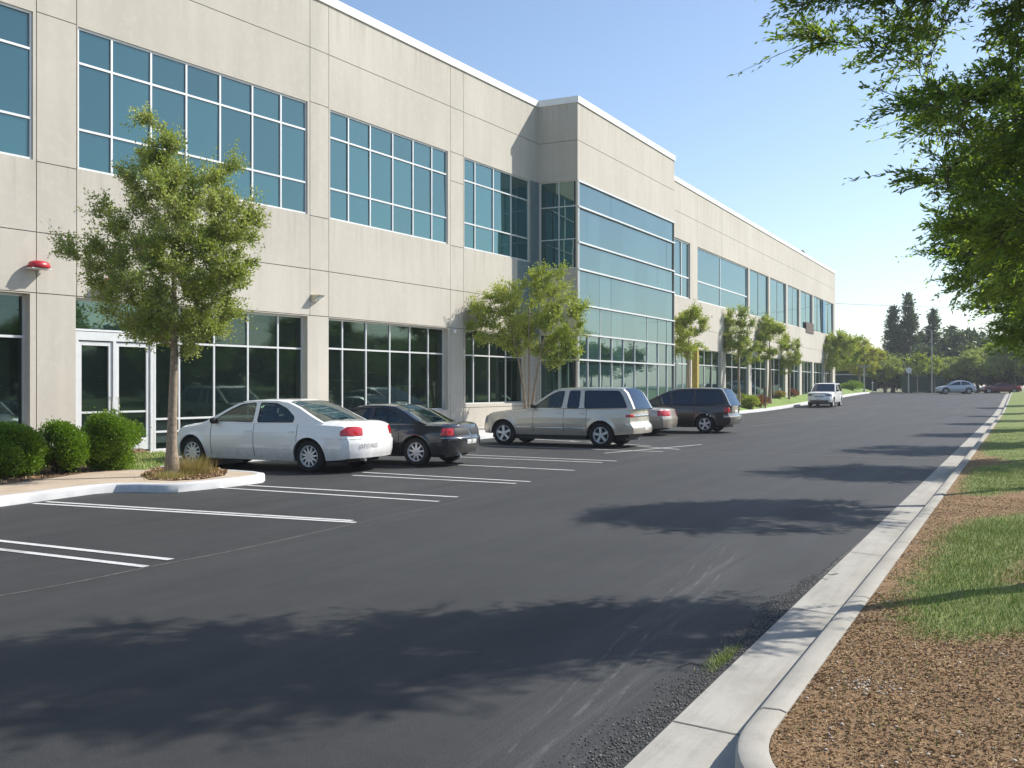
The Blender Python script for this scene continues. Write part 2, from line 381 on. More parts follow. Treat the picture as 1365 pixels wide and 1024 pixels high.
strip('road', list(np.linspace(0.002, 14.72, 8)), SS, lambda s, t: 0.0, M['asphalt'])

def prof_sweep(name, path, prof, mat, closed=False, smooth=35, joints=None):
    """sweep profile [(offset to the left of the path, z)] along a path of (s,t)"""
    P = [np.array(p, float) for p in path]; vs = []; k = len(prof)
    for i, p in enumerate(P):
        d = P[min(i + 1, len(P) - 1)] - P[max(i - 1, 0)]; d /= np.linalg.norm(d); nrm = np.array([-d[1], d[0]])
        for off, z in prof:
            q = p + nrm * off; vs.append((q[0], q[1], z + float(gz(p[0]))))
    fs = [(i * k + j, i * k + j + 1, (i + 1) * k + j + 1, (i + 1) * k + j) for i in range(len(P) - 1) for j in range(k - 1)]
    o = mesh_obj(name, vs, fs, mat, smooth=smooth)
    o.location = (O2[0], O2[1], 0); o.rotation_euler = (0, 0, RZ); o['kind'] = 'structure'
    return o
# right kerb: straight, then turning away from the road at the near end
KP = []
r0 = 1.1
for a in np.linspace(math.radians(62), 0, 12):      # arc turning to -t as s falls
    KP.append((.45 - r0 * math.sin(a), -.60 - r0 * (1 - math.cos(a))))
# joints every ~3 m as gaps of 8 mm
def pathrange(s0, s1, step=1.0):
    return [(s, -.60) for s in np.linspace(s0, s1, max(2, int((s1 - s0) / step) + 1))]
kerb_prof = [(0.155, -.02), (0.15, .115), (.138, .138), (.115, .148), (0.03, .15), (0.0, .14), (-.01, -.02)]
kerb_path = KP + pathrange(0.5, 124, 1.2)
prof_sweep('kerb', kerb_path, kerb_prof, M['kerb'])
# gutter pan, flaring at the near end
gs = list(np.linspace(-4.5, 0, 12)) + list(np.linspace(0.6, 124, 90))
def gut_in(s): return -.452 if s > .45 else -.452 - max(0, (.45 - s)) ** 1.8 * .5
vs = []; fs = []
for s in gs:
    for f in (0, .5, 1): 
        t = -f * abs(gut_in(s)); vs.append((s, t, float(gz(s)) + .004 - .022 * f))
fs = [(i * 3 + j, i * 3 + j + 1, (i + 1) * 3 + j + 1, (i + 1) * 3 + j) for i in range(len(gs) - 1) for j in range(2)]
g = mesh_obj('gutter', vs, fs, M['concrete']); g.location = (O2[0], O2[1], 0); g.rotation_euler = (0, 0, RZ); g['kind'] = 'structure'
mb = MB()
for s in np.arange(.72, 60, 3.05):       # control joints across gutter and over the kerb
    w = .006; z = float(gz(s))
    mb.add([(s - w, -.005, z + .0072), (s + w, -.005, z + .0072), (s + w, -.455, z - .0135), (s - w, -.455, z - .0135)], [(0, 1, 2, 3)])
    pr = [(-.443, .0), (-.447, .117), (-.4595, .141), (-.484, .1515), (-.57, .1535), (-.602, .1435)]
    for (t0, z0), (t1, z1) in zip(pr[:-1], pr[1:]):
        mb.add([(s - w, t0, z + z0), (s + w, t0, z + z0), (s + w, t1, z + z1), (s - w, t1, z + z1)], [(0, 1, 2, 3)])
o = mb.build('kerb_joints', M['groove']); o.location = (O2[0], O2[1], 0); o.rotation_euler = (0, 0, RZ); o['kind'] = 'structure'

# verge with a grass mask
def poly_px(pts, z=.17): return np.array([w2st(*ray(x, y, z)) for x, y in pts])
GP = [poly_px([(1900, 640), (1365, 684), (1300, 690), (1265, 704), (1244, 738), (1225, 765), (1205, 795), (1208, 830), (1250, 848), (1300, 850), (1365, 838), (1900, 800)]),
      poly_px([(1700, 590), (1365, 613), (1302, 622), (1284, 640), (1287, 662), (1365, 655), (1700, 630)]),
      poly_px([(1600, 520), (1349, 520), (1330, 560), (1312, 588), (1308, 608), (1365, 603), (1600, 580)])]
def inpoly(P, poly):
    x, y = P[:, 0], P[:, 1]; c = np.zeros(len(P), bool); j = len(poly) - 1
    for i in range(len(poly)):
        xi, yi = poly[i]; xj, yj = poly[j]
        c ^= ((yi > y) != (yj > y)) & (x < (xj - xi) * (y - yi) / (yj - yi + 1e-12) + xi); j = i
    return c
BARE = poly_px([(1500, 720), (1365, 738), (1330, 752), (1318, 770), (1340, 786), (1500, 790)])
def grassmask(P):
    P = np.asarray(P)[:, :2]; k = np.arange(len(P)); acc = np.zeros(len(P))
    for j in range(7):
        a = j * 2.4 + .7 * k; acc += grassmask0(P + np.stack([np.cos(a), np.sin(a)], 1) * (.07 + .05 * j))
    return acc / 7
def grassmask0(P):
    g = np.zeros(len(P))
    for p in GP: g[inpoly(P, p)] = 1.
    g[inpoly(P, BARE)] = .38
    far = P[:, 0] > 20; g[far & (P[:, 1] < -1.2)] = 1
    h = (np.sin(P[:, 0] * 2.1 + 1) * np.sin(P[:, 1] * 2.7 + P[:, 0]) + np.sin(P[:, 0] * .9 - P[:, 1] * 1.3))
    low = (g < .1) & (P[:, 0] < 3.2) & (P[:, 1] < -2.0); g[low] = np.clip(.22 + .16 * h[low], 0, .5)
    return g
def verge_edge(s): return -.605 if s > .45 else -.605 - r0 * (1 - math.cos(math.asin(min(.999, (.45 - s) / r0))))
def vz(s, t):
    d = -t - .6
    return .135 + .02 * min(d, .3) / .3 * 0 + .028 * min(d, 25) + .012 * math.sin(s * 2.3 + t * 1.7) * min(1, d * 2) + .008 * math.sin(s * 5.1 - t * 4.3) * min(1, d * 2)
VS = list(np.arange(-.6, 16, .11)) + list(np.arange(16, 40, .4)) + list(np.arange(40, 132, 4))
VD = list(np.concatenate([np.arange(0, 5, .12), np.arange(5, 12, .5), np.arange(12, 45, 4)]))
vs = []
for s in VS:
    e = verge_edge(s)
    for d in VD: vs.append((s, e - d + 0.0, 0))
P = np.array(vs); gm = grassmask(P[:, :2] )
vs = [(s, t, float(gz(s)) + vz(s, t)) for s, t, _ in vs]
nD = len(VD)
fs = [(i * nD + j, i * nD + j + 1, (i + 1) * nD + j + 1, (i + 1) * nD + j) for i in range(len(VS) - 1) for j in range(nD - 1)]
vo = mesh_obj('verge', vs, fs, M['verge'], smooth=80); vo.location = (O2[0], O2[1], 0); vo.rotation_euler = (0, 0, RZ); vo['kind'] = 'structure'
at = vo.data.attributes.new('grass', 'FLOAT', 'POINT'); at.data.foreach_set('value', gm.astype(np.float32))

def fast_mesh(name, V3, Fq, mat, parent=None, kind=None, label=None):
    """V3 (N,3), Fq (M,k) int"""
    me = bpy.data.meshes.new(name); V3 = np.asarray(V3, np.float32); Fq = np.asarray(Fq, np.int32); k = Fq.shape[1]
    me.vertices.add(len(V3)); me.vertices.foreach_set('co', V3.ravel())
    me.loops.add(Fq.size); me.loops.foreach_set('vertex_index', Fq.ravel())
    me.polygons.add(len(Fq)); me.polygons.foreach_set('loop_start', np.arange(0, Fq.size, k, dtype=np.int32))
    me.update(calc_edges=True); me.materials.append(mat)
    o = bpy.data.objects.new(name, me); COL.objects.link(o)
    if parent: o.parent = parent
    if kind: o['kind'] = kind
    return o
def stz(P): return np.array([float(gz(s)) + vz(s, t) for s, t in P])
def blades(name, P, h, w, mat, zf=None, lean=.5):
    n = len(P); z = stz(P) if zf is None else zf
    a = rng.uniform(0, 2 * math.pi, n); hh = h * rng.uniform(.5, 1.3, n)
    dx = np.cos(a) * w; dy = np.sin(a) * w; b = rng.uniform(0, 2 * math.pi, n); le = lean * hh * rng.uniform(.1, 1.4, n)
    base = np.stack([P[:, 0], P[:, 1], z - .005], 1)
    v0 = base + np.stack([dx, dy, 0 * dx], 1); v1 = base - np.stack([dx, dy, 0 * dx], 1)
    v2 = base + np.stack([np.cos(b) * le, np.sin(b) * le, hh], 1)
    V3 = np.stack([v0, v1, v2], 1).reshape(-1, 3); Fq = np.arange(3 * n).reshape(-1, 3)
    o = fast_mesh(name, V3, Fq, mat, kind='stuff'); o.location = (O2[0], O2[1], 0); o.rotation_euler = (0, 0, RZ); return o
def scatter(s0, s1, d0, d1, n):
    s = rng.uniform(s0, s1, n); d = rng.uniform(d0, d1, n); t = np.array([verge_edge(x) for x in s]) - d
    return np.stack([s, t], 1)
allP = []
for (s0, s1, d1, n) in ((.4, 9, 5, 110000), (9, 18, 6, 65000), (18, 40, 9, 60000)):
    P = scatter(s0, s1, .05, d1, n); g = grassmask(P) + rng.normal(0, .24, n) + .14 * np.sin(P[:, 0] * 6 + 2 * np.sin(P[:, 1] * 3)) * np.sin(P[:, 1] * 7)
    allP.append(P[g > .47])
P = np.concatenate(allP)
o = blades('grass', P, .045, .0035, M['grass']); tag(o, 'short green lawn patches growing in the brown mulch beside the right kerb', 'grass')
# mulch chips
def chips(name, P, size, mat, z, flat=.35):
    n = len(P); q = rng.normal(size=(n, 3)); q[:, 2] *= flat; q /= np.linalg.norm(q, axis=1)[:, None]
    r = np.cross(q, rng.normal(size=(n, 3))); r /= np.linalg.norm(r, axis=1)[:, None]
    L = size * rng.uniform(.4, 1.4, n)[:, None]; W = L * rng.uniform(.15, .5, n)[:, None]
    c = np.stack([P[:, 0], P[:, 1], z + rng.uniform(0, size * .45, n)], 1)
    V3 = np.stack([c - q * L - r * W, c + q * L - r * W * .6, c + q * L * .9 + r * W, c - q * L * .8 + r * W * .8], 1).reshape(-1, 3)
    o = fast_mesh(name, V3, np.arange(4 * n).reshape(-1, 4), mat, kind='stuff'); o.location = (O2[0], O2[1], 0); o.rotation_euler = (0, 0, RZ); return o
P = np.concatenate([scatter(-.6, 4, .0, 4, 140000), scatter(4, 12, .0, 4, 70000), scatter(12, 22, 0, 5, 20000)])
g = grassmask(P); P = P[g + rng.normal(0, .3, len(g)) < .5]
o = chips('bark_mulch', P, .0085, M['mulch'], stz(P)); tag(o, 'loose brown wood chip mulch spread along the right kerb', 'mulch')
P = scatter(-.6, 8, 0.02, 3.4, 700); P = P[grassmask(P) < .5]
cl = np.array(w2st(*ray(1155, 908, .17))); P2 = cl + rng.normal(0, .09, (60, 2)); P = np.concatenate([P, P2])
def stones(name, P, size, mat, z):
    n = len(P); base = np.array([(1, 0, 0), (0, 1, 0), (-1, 0, 0), (0, -1, 0), (0, 0, .8), (0, 0, -.6)], float)
    sc = size * rng.uniform(.5, 1.4, (n, 1, 1)) * rng.uniform(.6, 1.2, (n, 6, 1)); a = rng.uniform(0, 6.28, n)
    R = np.zeros((n, 3, 3)); R[:, 0, 0] = np.cos(a); R[:, 0, 1] = -np.sin(a); R[:, 1, 0] = np.sin(a); R[:, 1, 1] = np.cos(a); R[:, 2, 2] = 1
    V3 = np.einsum('nij,nkj->nki', R, base[None] * sc * np.array([1, .75, .7])) + np.stack([P[:, 0], P[:, 1], z + size * .25], 1)[:, None]
    f = np.array([(0, 1, 4), (1, 2, 4), (2, 3, 4), (3, 0, 4), (1, 0, 5), (2, 1, 5), (3, 2, 5), (0, 3, 5)])
    Fq = (f[None] + 6 * np.arange(n)[:, None, None]).reshape(-1, 3)
    o = fast_mesh(name, V3.reshape(-1, 3), Fq, mat, kind='stuff'); o.location = (O2[0], O2[1], 0); o.rotation_euler = (0, 0, RZ); return o
o = stones('pebbles', P, .013, M['pebble'], stz(P)); tag(o, 'small whitish pebbles scattered over the brown mulch', 'pebbles')
# ravelled asphalt edge: loose gravel beside the gutter
n = 9000; s = rng.uniform(-2.5, 7.5, n); wdt = .30 * (.35 + .65 * np.clip(np.sin(s * 1.7 + 1) * .5 + .5 + .3 * np.sin(s * 5.3), 0, 1)) * np.clip((7.5 - s) / 5, 0, 1)
t = .012 + np.abs(rng.normal(0, 1, n)) * wdt * .5; P = np.stack([s, t], 1)
o = stones('gravel', P, .0075, M['stone'], np.full(n, .002)); tag(o, 'loose dark gravel crumbling along the edge of the asphalt', 'gravel')
cl = np.array(w2st(*ray(972, 880))); n = 900
P = cl + np.stack([rng.normal(0, .16, n), np.abs(rng.normal(0, .05, n))], 1)
o = blades('weeds', P, .035, .003, M['grass'], zf=np.zeros(n), lean=1.2); tag(o, 'small weed tuft rooted where asphalt meets the concrete gutter', 'weeds')

# ------------------------------------------------------------------ left side raised area
LK = [(-30, 11.2), (-8, 11.45), (2, 11.7), (5.2, 11.9), (7.1, 12.12), (7.45, 12.0), (7.62, 11.7), (7.75, 11.3), (7.95, 11.08), (8.5, 10.98), (9.4, 10.9), (9.9, 10.95), (10.25, 11.2), (10.42, 11.6), (10.5, 12.2), (10.6, 14.2), (10.85, 14.6), (11.2, 14.72)]
LK += [(x, 14.72) for x in np.arange(13, 124, 3.)]
prof_sweep('kerb_left', LK, [(-.005, -.03), (0, .11), (.012, .135), (.035, .148), (.135, .15), (.152, .143), (.155, -.02)], M['kerb_white'])
def flat_poly(name, pts, z, mat, kind='structure', thick=0.0):
    pts3 = [Vector((p[0], p[1], 0)) for p in pts]; tr = tessellate_polygon([pts3])
    vs = [(p[0], p[1], z + float(gz(p[0]))) for p in pts]; f2 = []
    for a, b, c in tr:
        nz_ = (pts3[b] - pts3[a]).cross(pts3[c] - pts3[a]).z
        f2.append((a, b, c) if nz_ > 0 else (a, c, b))
    o = mesh_obj(name, vs, f2, mat); o.location = (O2[0], O2[1], 0); o.rotation_euler = (0, 0, RZ); o['kind'] = kind; return o
def offs(pts, d):
    P = [np.array(p, float) for p in pts]; out = []
    for i, p in enumerate(P):
        q = P[min(i + 1, len(P) - 1)] - P[max(i - 1, 0)]; q /= np.linalg.norm(q); out.append(tuple(p + np.array([-q[1], q[0]]) * d))
    return out
inner = offs(LK, .15)
near = [p for p in inner if p[0] < 11.3]
flat_poly('sidewalk', near + [(11.5, 30), (-30, 30)], .14, M['walk'])
far = [(11.4, 14.87)] + [p for p in inner if p[0] >= 13]
# pavement beyond in small strips so that it follows the rise
strip('pavement', [14.86, 15.5], [11.5] + [s for s in SS if s > 12], lambda s, t: .138, M['walk_far'])
strip('lawn', [15.5, 15.9, 16.3, 16.8, 17.6, 21], [54] + [s for s in SS if s > 56], lambda s, t: .137 + .42 * min(1, (t - 15.5) / 1.3), M['lawn'])
strip('pavement', [15.5, 17.9], [11.5, 30, 54], lambda s, t: .138, M['walk_far'])
bed = [w2st(*ray(x, y, .14)) for x, y in [(-400, 700), (0, 646), (60, 639), (110, 631), (160, 625), (195, 618), (205, 606), (190, 598), (60, 598), (-400, 640)]]
flat_poly('shrub_bed', bed, .146, M['soil'])
tb = [w2st(*ray(x, y, .14)) for x, y in [(188, 634), (200, 640), (232, 641), (270, 639), (300, 634), (303, 628), (280, 624), (240, 622), (205, 626)]]
flat_poly('tree_bed', tb, .147, M['soil'])
gb = [w2st(*ray(x, y, .14)) for x, y in [(150, 626), (195, 626), (232, 618), (236, 606), (215, 603), (180, 606)]]
flat_poly('grass_patch', gb, .151, M['lawn'])
def in_px(pts, n, z=.15):
    poly = np.array([w2st(*ray(x, y, .14)) for x, y in pts]); lo = poly.min(0); hi = poly.max(0)
    P = rng.uniform(lo, hi, (n, 2)); return P[inpoly(P, poly)]
P = in_px([(150, 626), (195, 626), (232, 618), (236, 606), (215, 603), (180, 606)], 9000)
o = blades('lawn_grass', P, .07, .006, M['grass'], zf=np.full(len(P), .15)); tag(o, 'small patch of grass between the last bush and the tree', 'grass')
P = in_px([(188, 634), (200, 640), (232, 641), (270, 639), (300, 634), (303, 628), (280, 624), (240, 622), (205, 626)], 9000)
o = chips('leaf_litter', P, .03, M['mulch'], np.full(len(P), .155), .6); tag(o, 'dry brown leaf litter around the trunk of the left tree', 'leaf litter')
P = np.concatenate([in_px([(-40, 652), (0, 646), (60, 639), (110, 631), (160, 625), (195, 618), (205, 606), (190, 600), (0, 610)], 9000)])
o = chips('bed_litter', P, .03, M['mulch'], np.full(len(P), .15), .6); tag(o, 'dark leaf litter under the row of clipped bushes', 'leaf litter')

# ------------------------------------------------------------------ painted lines
def line_mesh(mb, a, b, w, z=.006, mi=0, n=6):
    a = np.array(a); b = np.array(b); d = (b - a) / np.linalg.norm(b - a); nn = np.array([-d[1], d[0]]) * w / 2
    for i in range(n):
        p = a + (b - a) * i / n; q = a + (b - a) * (i + 1) / n
        mb.add([(*(p - nn), z + gxy(*p)), (*(q - nn), z + gxy(*q)), (*(q + nn), z + gxy(*q)), (*(p + nn), z + gxy(*p))], [(0, 1, 2, 3)], mi)
mb = MB()
W = .10
for (x0, y0, x1, y1) in [(-160, 704, 228, 746.5), (-160, 714, 195, 756), (45, 671.5, 474, 697), (62, 669.3, 470, 694.6), (292, 650.5, 585, 669), (330, 647.5, 610, 663), (470, 634, 688, 645), (484, 630, 707, 642.5),
                         (580, 618.5, 766, 627.5), (600, 609, 803, 617), (560, 604, 822, 615), (622, 593, 884, 602.5), (760, 588, 906, 599.5), (700, 585, 868, 594.5)]:
    line_mesh(mb, ray(x0, y0), ray(x1, y1), W)
for (x0, y0, x1, y1) in [(806, 604.5, 935, 593)]: line_mesh(mb, ray(x0, y0), ray(x1, y1), .09, z=.0075)
o = mb.build('parking_lines', M['line']); o['kind'] = 'structure'
mb = MB()
for (x0, y0, x1, y1) in [(940, 603, 1085, 607), (1085, 607, 1260, 613), (1000, 568, 1120, 556), (1085, 567, 1118, 566), (1024, 573, 1040, 574), (985, 580, 1000, 581)]:
    line_mesh(mb, ray(x0, y0), ray(x1, y1), .12)
o = mb.build('faded_road_lines', M['line_faint']); o['kind'] = 'structure'
mb = MB()
pts = [(-200, 830), (-60, 805), (40, 788), (110, 775), (195, 757), (300, 737), (392, 717), (476, 697.5)]
for a, b in zip(pts[:-1], pts[1:]): line_mesh(mb, ray(*a), ray(*b), .018, z=.0045, n=2)
pts = [(476, 697.5), (560, 680), (640, 661), (700, 645)]
for a, b in zip(pts[:-1], pts[1:]): line_mesh(mb, ray(*a), ray(*b), .008, z=.0045, n=2)
o = mb.build('pavement_seam', M['seam']); o['kind'] = 'structure'

mb = MB()
for pts in ([(1081, 766), (1092, 768), (1099, 765), (1108, 767), (1117, 765)], [(1092, 768), (1096, 772), (1103, 773)], [(905, 890), (921, 884), (934, 887), (944, 880)]):
    for a, b in zip(pts[:-1], pts[1:]): line_mesh(mb, ray(*a), ray(*b), .014, z=.0055, n=1)
o = mb.build('pavement_cracks', M['black']); o['kind'] = 'structure'

# ------------------------------------------------------------------ the office building
class WF:       # wall frame
    def __init__(s, p0, p1):
        s.p0 = np.array(p0, float); s.p1 = np.array(p1, float); s.L = float(np.linalg.norm(s.p1 - s.p0))
        s.d = (s.p1 - s.p0) / s.L; s.n = np.array([s.d[1], -s.d[0]])
    def a(s, px):                               # distance along the wall where the sight line px meets it
        k = (px - CX) / F; M_ = np.array([[s.d[0], -k], [s.d[1], -1.]]); r = np.linalg.solve(M_, -s.p0); return float(r[0])
    def P(s, a, d, z): q = s.p0 + s.d * a + s.n * d; return (q[0], q[1], z)
    def box(s, mb, a0, a1, z0, z1, d0, d1, mi=0):
        mb.hexa([s.P(a0, d1, z0), s.P(a1, d1, z0), s.P(a1, d0, z0), s.P(a0, d0, z0), s.P(a0, d1, z1), s.P(a1, d1, z1), s.P(a1, d0, z1), s.P(a0, d0, z1)], mi)
A0 = (-15.4, 18.35); A1 = (-6.24, 32.0); A2 = (1.16, 44.3); T1 = (2.88, 43.46); T2 = (8.99, 54.8); T3 = (7.32, 55.7); F0 = (7.3, 55.15); F1 = (35.9, 110.0)
W0, W1, WTS, WTF, WF2 = WF(A0, A1), WF(A1, A2), WF(A2, T1), WF(T1, T2), WF(F0, F1)
ZT, ZR = 10.88, 14.5; JW = .022
bld = empty('office_building', (0, 40, 0)); bld.location = (0, 0, 0)
tag(bld, 'long two storey beige concrete office building with bands of blue glass', 'building')
def wallgrid(wf, openings, vj, hj, z1=ZR, zb=-.1, a0=0., a1=None, depth=.18):
    """openings [(a0,a1,z0,z1,reveal)]; vj [(a,z0,z1)]; hj [(z,a0,a1)]"""
    a1 = wf.L if a1 is None else a1
    ab = {a0, a1}; zbk = {zb, z1}
    for o in openings: ab |= {o[0], o[1]}; zbk |= {o[2], o[3]}
    for a, _, _ in vj: ab |= {a - JW / 2, a + JW / 2}
    for z, _, _ in hj: zbk |= {z - JW / 2, z + JW / 2}
    ab = sorted(x for x in ab if a0 - 1e-6 <= x <= a1 + 1e-6); zbk = sorted(zbk)
    def dep(a, z):
        for o in openings:
            if o[0] < a < o[1] and o[2] < z < o[3]: return o[4]
        for ja, z0, z1_ in vj:
            if abs(a - ja) < JW / 2 and z0 < z < z1_: return .016
        for jz, a0_, a1_ in hj:
            if abs(z - jz) < JW / 2 and a0_ < a < a1_: return .016
        return 0.
    na, nz_ = len(ab) - 1, len(zbk) - 1
    D = [[dep((ab[i] + ab[i + 1]) / 2, (zbk[j] + zbk[j + 1]) / 2) for j in range(nz_)] for i in range(na)]
    mb = MB()
    for i in range(na):
        for j in range(nz_):
            d = D[i][j]; x0, x1, y0, y1 = ab[i], ab[i + 1], zbk[j], zbk[j + 1]
            if d < .1: mb.add([wf.P(x0, -d, y0), wf.P(x1, -d, y0), wf.P(x1, -d, y1), wf.P(x0, -d, y1)], [(0, 1, 2, 3)], 1 if d > 0 else 0)
            if i + 1 < na and D[i + 1][j] != d:
                e = D[i + 1][j]; mb.add([wf.P(x1, -d, y0), wf.P(x1, -e, y0), wf.P(x1, -e, y1), wf.P(x1, -d, y1)], [(0, 1, 2, 3)], 0)
            if j + 1 < nz_ and D[i][j + 1] != d:
                e = D[i][j + 1]; mb.add([wf.P(x0, -d, y1), wf.P(x1, -d, y1), wf.P(x1, -e, y1), wf.P(x0, -e, y1)], [(0, 1, 2, 3)], 0)
    return mb.build('wall', [M['wall'], M['groove']], bld)
def window(wf, a0, a1, z0, z1, cols, rows, back, glass, fw=.055, proud=.03, skip_frame=(), tilt=.011, thin=None, mat='alu'):
    """cols: mullion positions, rows: transom heights; back: set-back of the glass"""
    cols = sorted(c for c in cols if a0 + .05 < c < a1 - .05); rows = sorted(rows); mb = MB()
    d0, d1 = -back - .04, -back + proud
    wf.box(mb, a0 + .002, a1 - .002, z1 - fw, z1 - .002, d0, d1); wf.box(mb, a0 + .002, a1 - .002, z0 + .002, z0 + fw, d0, d1)
    wf.box(mb, a0 + .002, a0 + fw, z0 + fw, z1 - fw, d0, d1); wf.box(mb, a1 - fw, a1 - .002, z0 + fw, z1 - fw, d0, d1)
    zs = [z0 + fw] + rows + [z1 - fw]
    for r in rows: wf.box(mb, a0 + fw, a1 - fw, r - fw / 2, r + fw / 2, d0, d1 + .003)
    for k in range(len(zs) - 1):
        for i, c in enumerate(cols):
            h = fw / 2 * (.5 if thin else 1)
            wf.box(mb, c - h, c + h, zs[k] + (fw / 2 if k else 0), zs[k + 1] - (fw / 2 if k < len(zs) - 2 else 0), d0, d1 - (.012 if thin else 0))
    fr = mb.build('window', M[mat], bld)
    gp = MB(); xs = [a0 + .01] + cols + [a1 - .01]; zz = [z0 + .01] + rows + [z1 - .01]
    for i in range(len(xs) - 1):
        for j in range(len(zz) - 1):
            ta, tb_ = random.gauss(0, tilt) * .5, random.gauss(0, tilt) * .5
            w_, h_ = xs[i + 1] - xs[i], zz[j + 1] - zz[j]
            q = lambda x, z, sa, sb: wf.P(x, -back - .012 + sa * ta * w_ * .5 + sb * tb_ * h_ * .5, z)
            gp.add([q(xs[i], zz[j], -1, -1), q(xs[i + 1], zz[j], 1, -1), q(xs[i + 1], zz[j + 1], 1, 1), q(xs[i], zz[j + 1], -1, 1)], [(0, 1, 2, 3)])
    gp.build('pane', glass, fr)
    return fr
ZJ = [12.65, ZT, 7.29, 5.55, 4.04]
# --- wing left of the bend
a = W0.a
U1 = [a(x) for x in (104, 150.5, 203, 250, 295, 338, 376, 410)]
E0 = 1.0
op = [(E0, a(44), 7.29, ZT, .1), (U1[0], U1[-1], 7.29, ZT, .1), (E0, a(40), .75, 4.04, .3), (a(101), U1[-1], .03, 4.04, .3)]
vj = [(a(48.6), -.1, ZR), (a(102.2), 4.04, ZR), (a(413.2), 4.04, ZR)]
hj = [(12.65, 0, W0.L), (5.55, 0, W0.L), (ZT + .03, a(48.6), a(102.2)), (ZT + .03, a(413), W0.L), (7.27, a(48.6), a(102.2)), (7.27, a(413), W0.L), (4.07, 0, W0.L)]
hj = [h for h in hj]
wallgrid(W0, op, vj, hj)
RW = [8.30, 9.98]
window(W0, E0, a(44), 7.29, ZT, [a(-60), a(-110)], RW, .075, M['glass_up'])
window(W0, U1[0], U1[-1], 7.29, ZT, U1[1:-1], RW, .075, M['glass_up'])
window(W0, E0, a(40), .75, 4.04, [a(-60)], [3.0], .24, M['glass_low'], fw=.06)
L1 = [a(x) for x in (245.5, 292, 337, 377)]
window(W0, a(212), U1[-1], .03, 4.04, L1, [.55, .9, 3.0], .24, M['glass_low'], fw=.055)
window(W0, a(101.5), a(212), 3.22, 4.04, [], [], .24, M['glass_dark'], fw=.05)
# --- entrance doors
dr = MB(); da0, da1, dam = a(104), a(209), a(157); dz = 3.2
f0, f1 = -.30, -.13
W0.box(dr, da0, da1, 2.98, dz, f0, f1)
W0.box(dr, da0, da0 + .10, -.05, 2.98, f0, f1); W0.box(dr, da1 - .10, da1, -.05, 2.98, f0, f1)
W0.box(dr, dam - .045, dam + .045, -.05, 2.98, f0, f1)
dfr = dr.build('door_frame', M['alu'], bld)
for (x0, x1, hs) in ((da0 + .105, dam - .05, 1), (dam + .05, da1 - .105, 0)):
    m_ = MB(); st = .10
    W0.box(m_, x0, x0 + st, .1, 2.95, -.27, -.17); W0.box(m_, x1 - st, x1, .1, 2.95, -.27, -.17)
    W0.box(m_, x0 + st, x1 - st, .1, .42, -.27, -.17); W0.box(m_, x0 + st, x1 - st, 2.85, 2.95, -.27, -.17)
    W0.box(m_, x0 + st, x1 - st, 1.10, 1.15, -.26, -.18)
    dd = m_.build('door', M['alu'], bld)
    g_ = MB(); W0.box(g_, x0 + st, x1 - st, .42, 2.85, -.225, -.215); g_.build('pane', M['glass_low'], dd)
    h_ = MB(); hx = x1 - st / 2 if hs else x0 + st / 2
    h_.tube([W0.P(hx, -.17, 1.0), W0.P(hx, -.11, 1.02), W0.P(hx, -.11, 1.5), W0.P(hx, -.17, 1.52)], .016, 8); h_.build('handle', M['chrome'], dd, 40)
# --- wing between the bend and the tower
a = W1.a
U2 = [a(x) for x in (440, 466, 495, 525, 552, 577, 597)]; U3 = [a(x) for x in (619, 634.5, 659, 682.5, 706)]
op = [(U2[0], U2[-1], 7.29, ZT, .1), (U3[0], U3[-1], 7.29, ZT, .1), (a(438), a(597.5), .9, 4.04, .3), (a(620.5), a(702), 1.08, 4.04, .3)]
vj = [(a(438.3), 4.04, ZR), (a(600.5), -.1, ZR), (a(618), -.1, ZR), (a(706.5), 4.04, ZT)]
hj = [(12.65, 0, W1.L), (5.55, 0, a(690)), (ZT + .03, 0, a(438)), (ZT + .03, a(600), a(618)), (7.27, 0, a(438)), (7.27, a(600), a(618)), (9.78, a(600), a(618)), (4.07, 0, W1.L), (.95, a(618), W1.L)]
wallgrid(W1, op, vj, hj)
window(W1, U2[0], U2[-1], 7.29, ZT, U2[1:-1], RW, .075, M['glass_up'])
window(W1, U3[0], U3[-1], 7.29, ZT, U3[1:-1], RW, .075, M['glass_up'])
window(W1, a(438), a(597.5), .9, 4.04, [a(x) for x in (463, 494.5, 526, 552.5, 577)], [3.05], .24, M['glass_low'])
window(W1, a(620.5), a(702), 1.08, 4.04, [a(x) for x in (637, 658, 680)], [3.05], .24, M['glass_low'])
m_ = MB(); W1.box(m_, a(707), W1.L - .01, 4.08, ZT, .0, .05); W1.box(m_, a(690), a(706.5), 4.1, 7.24, 0, .035); m_.build('metal_panel', M['panel_teal'], bld)
# --- tower side
wallgrid(WTS, [(.08, WTS.L - .07, 7.0, ZT, .12), (.08, WTS.L - .07, .2, 4.1, .12)], [], [(12.62, 0, WTS.L)])
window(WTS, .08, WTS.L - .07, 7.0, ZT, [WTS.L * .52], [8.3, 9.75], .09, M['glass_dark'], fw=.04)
window(WTS, .08, WTS.L - .07, .2, 4.1, [WTS.L * .52], [2.97], .09, M['glass_dark'], fw=.04)
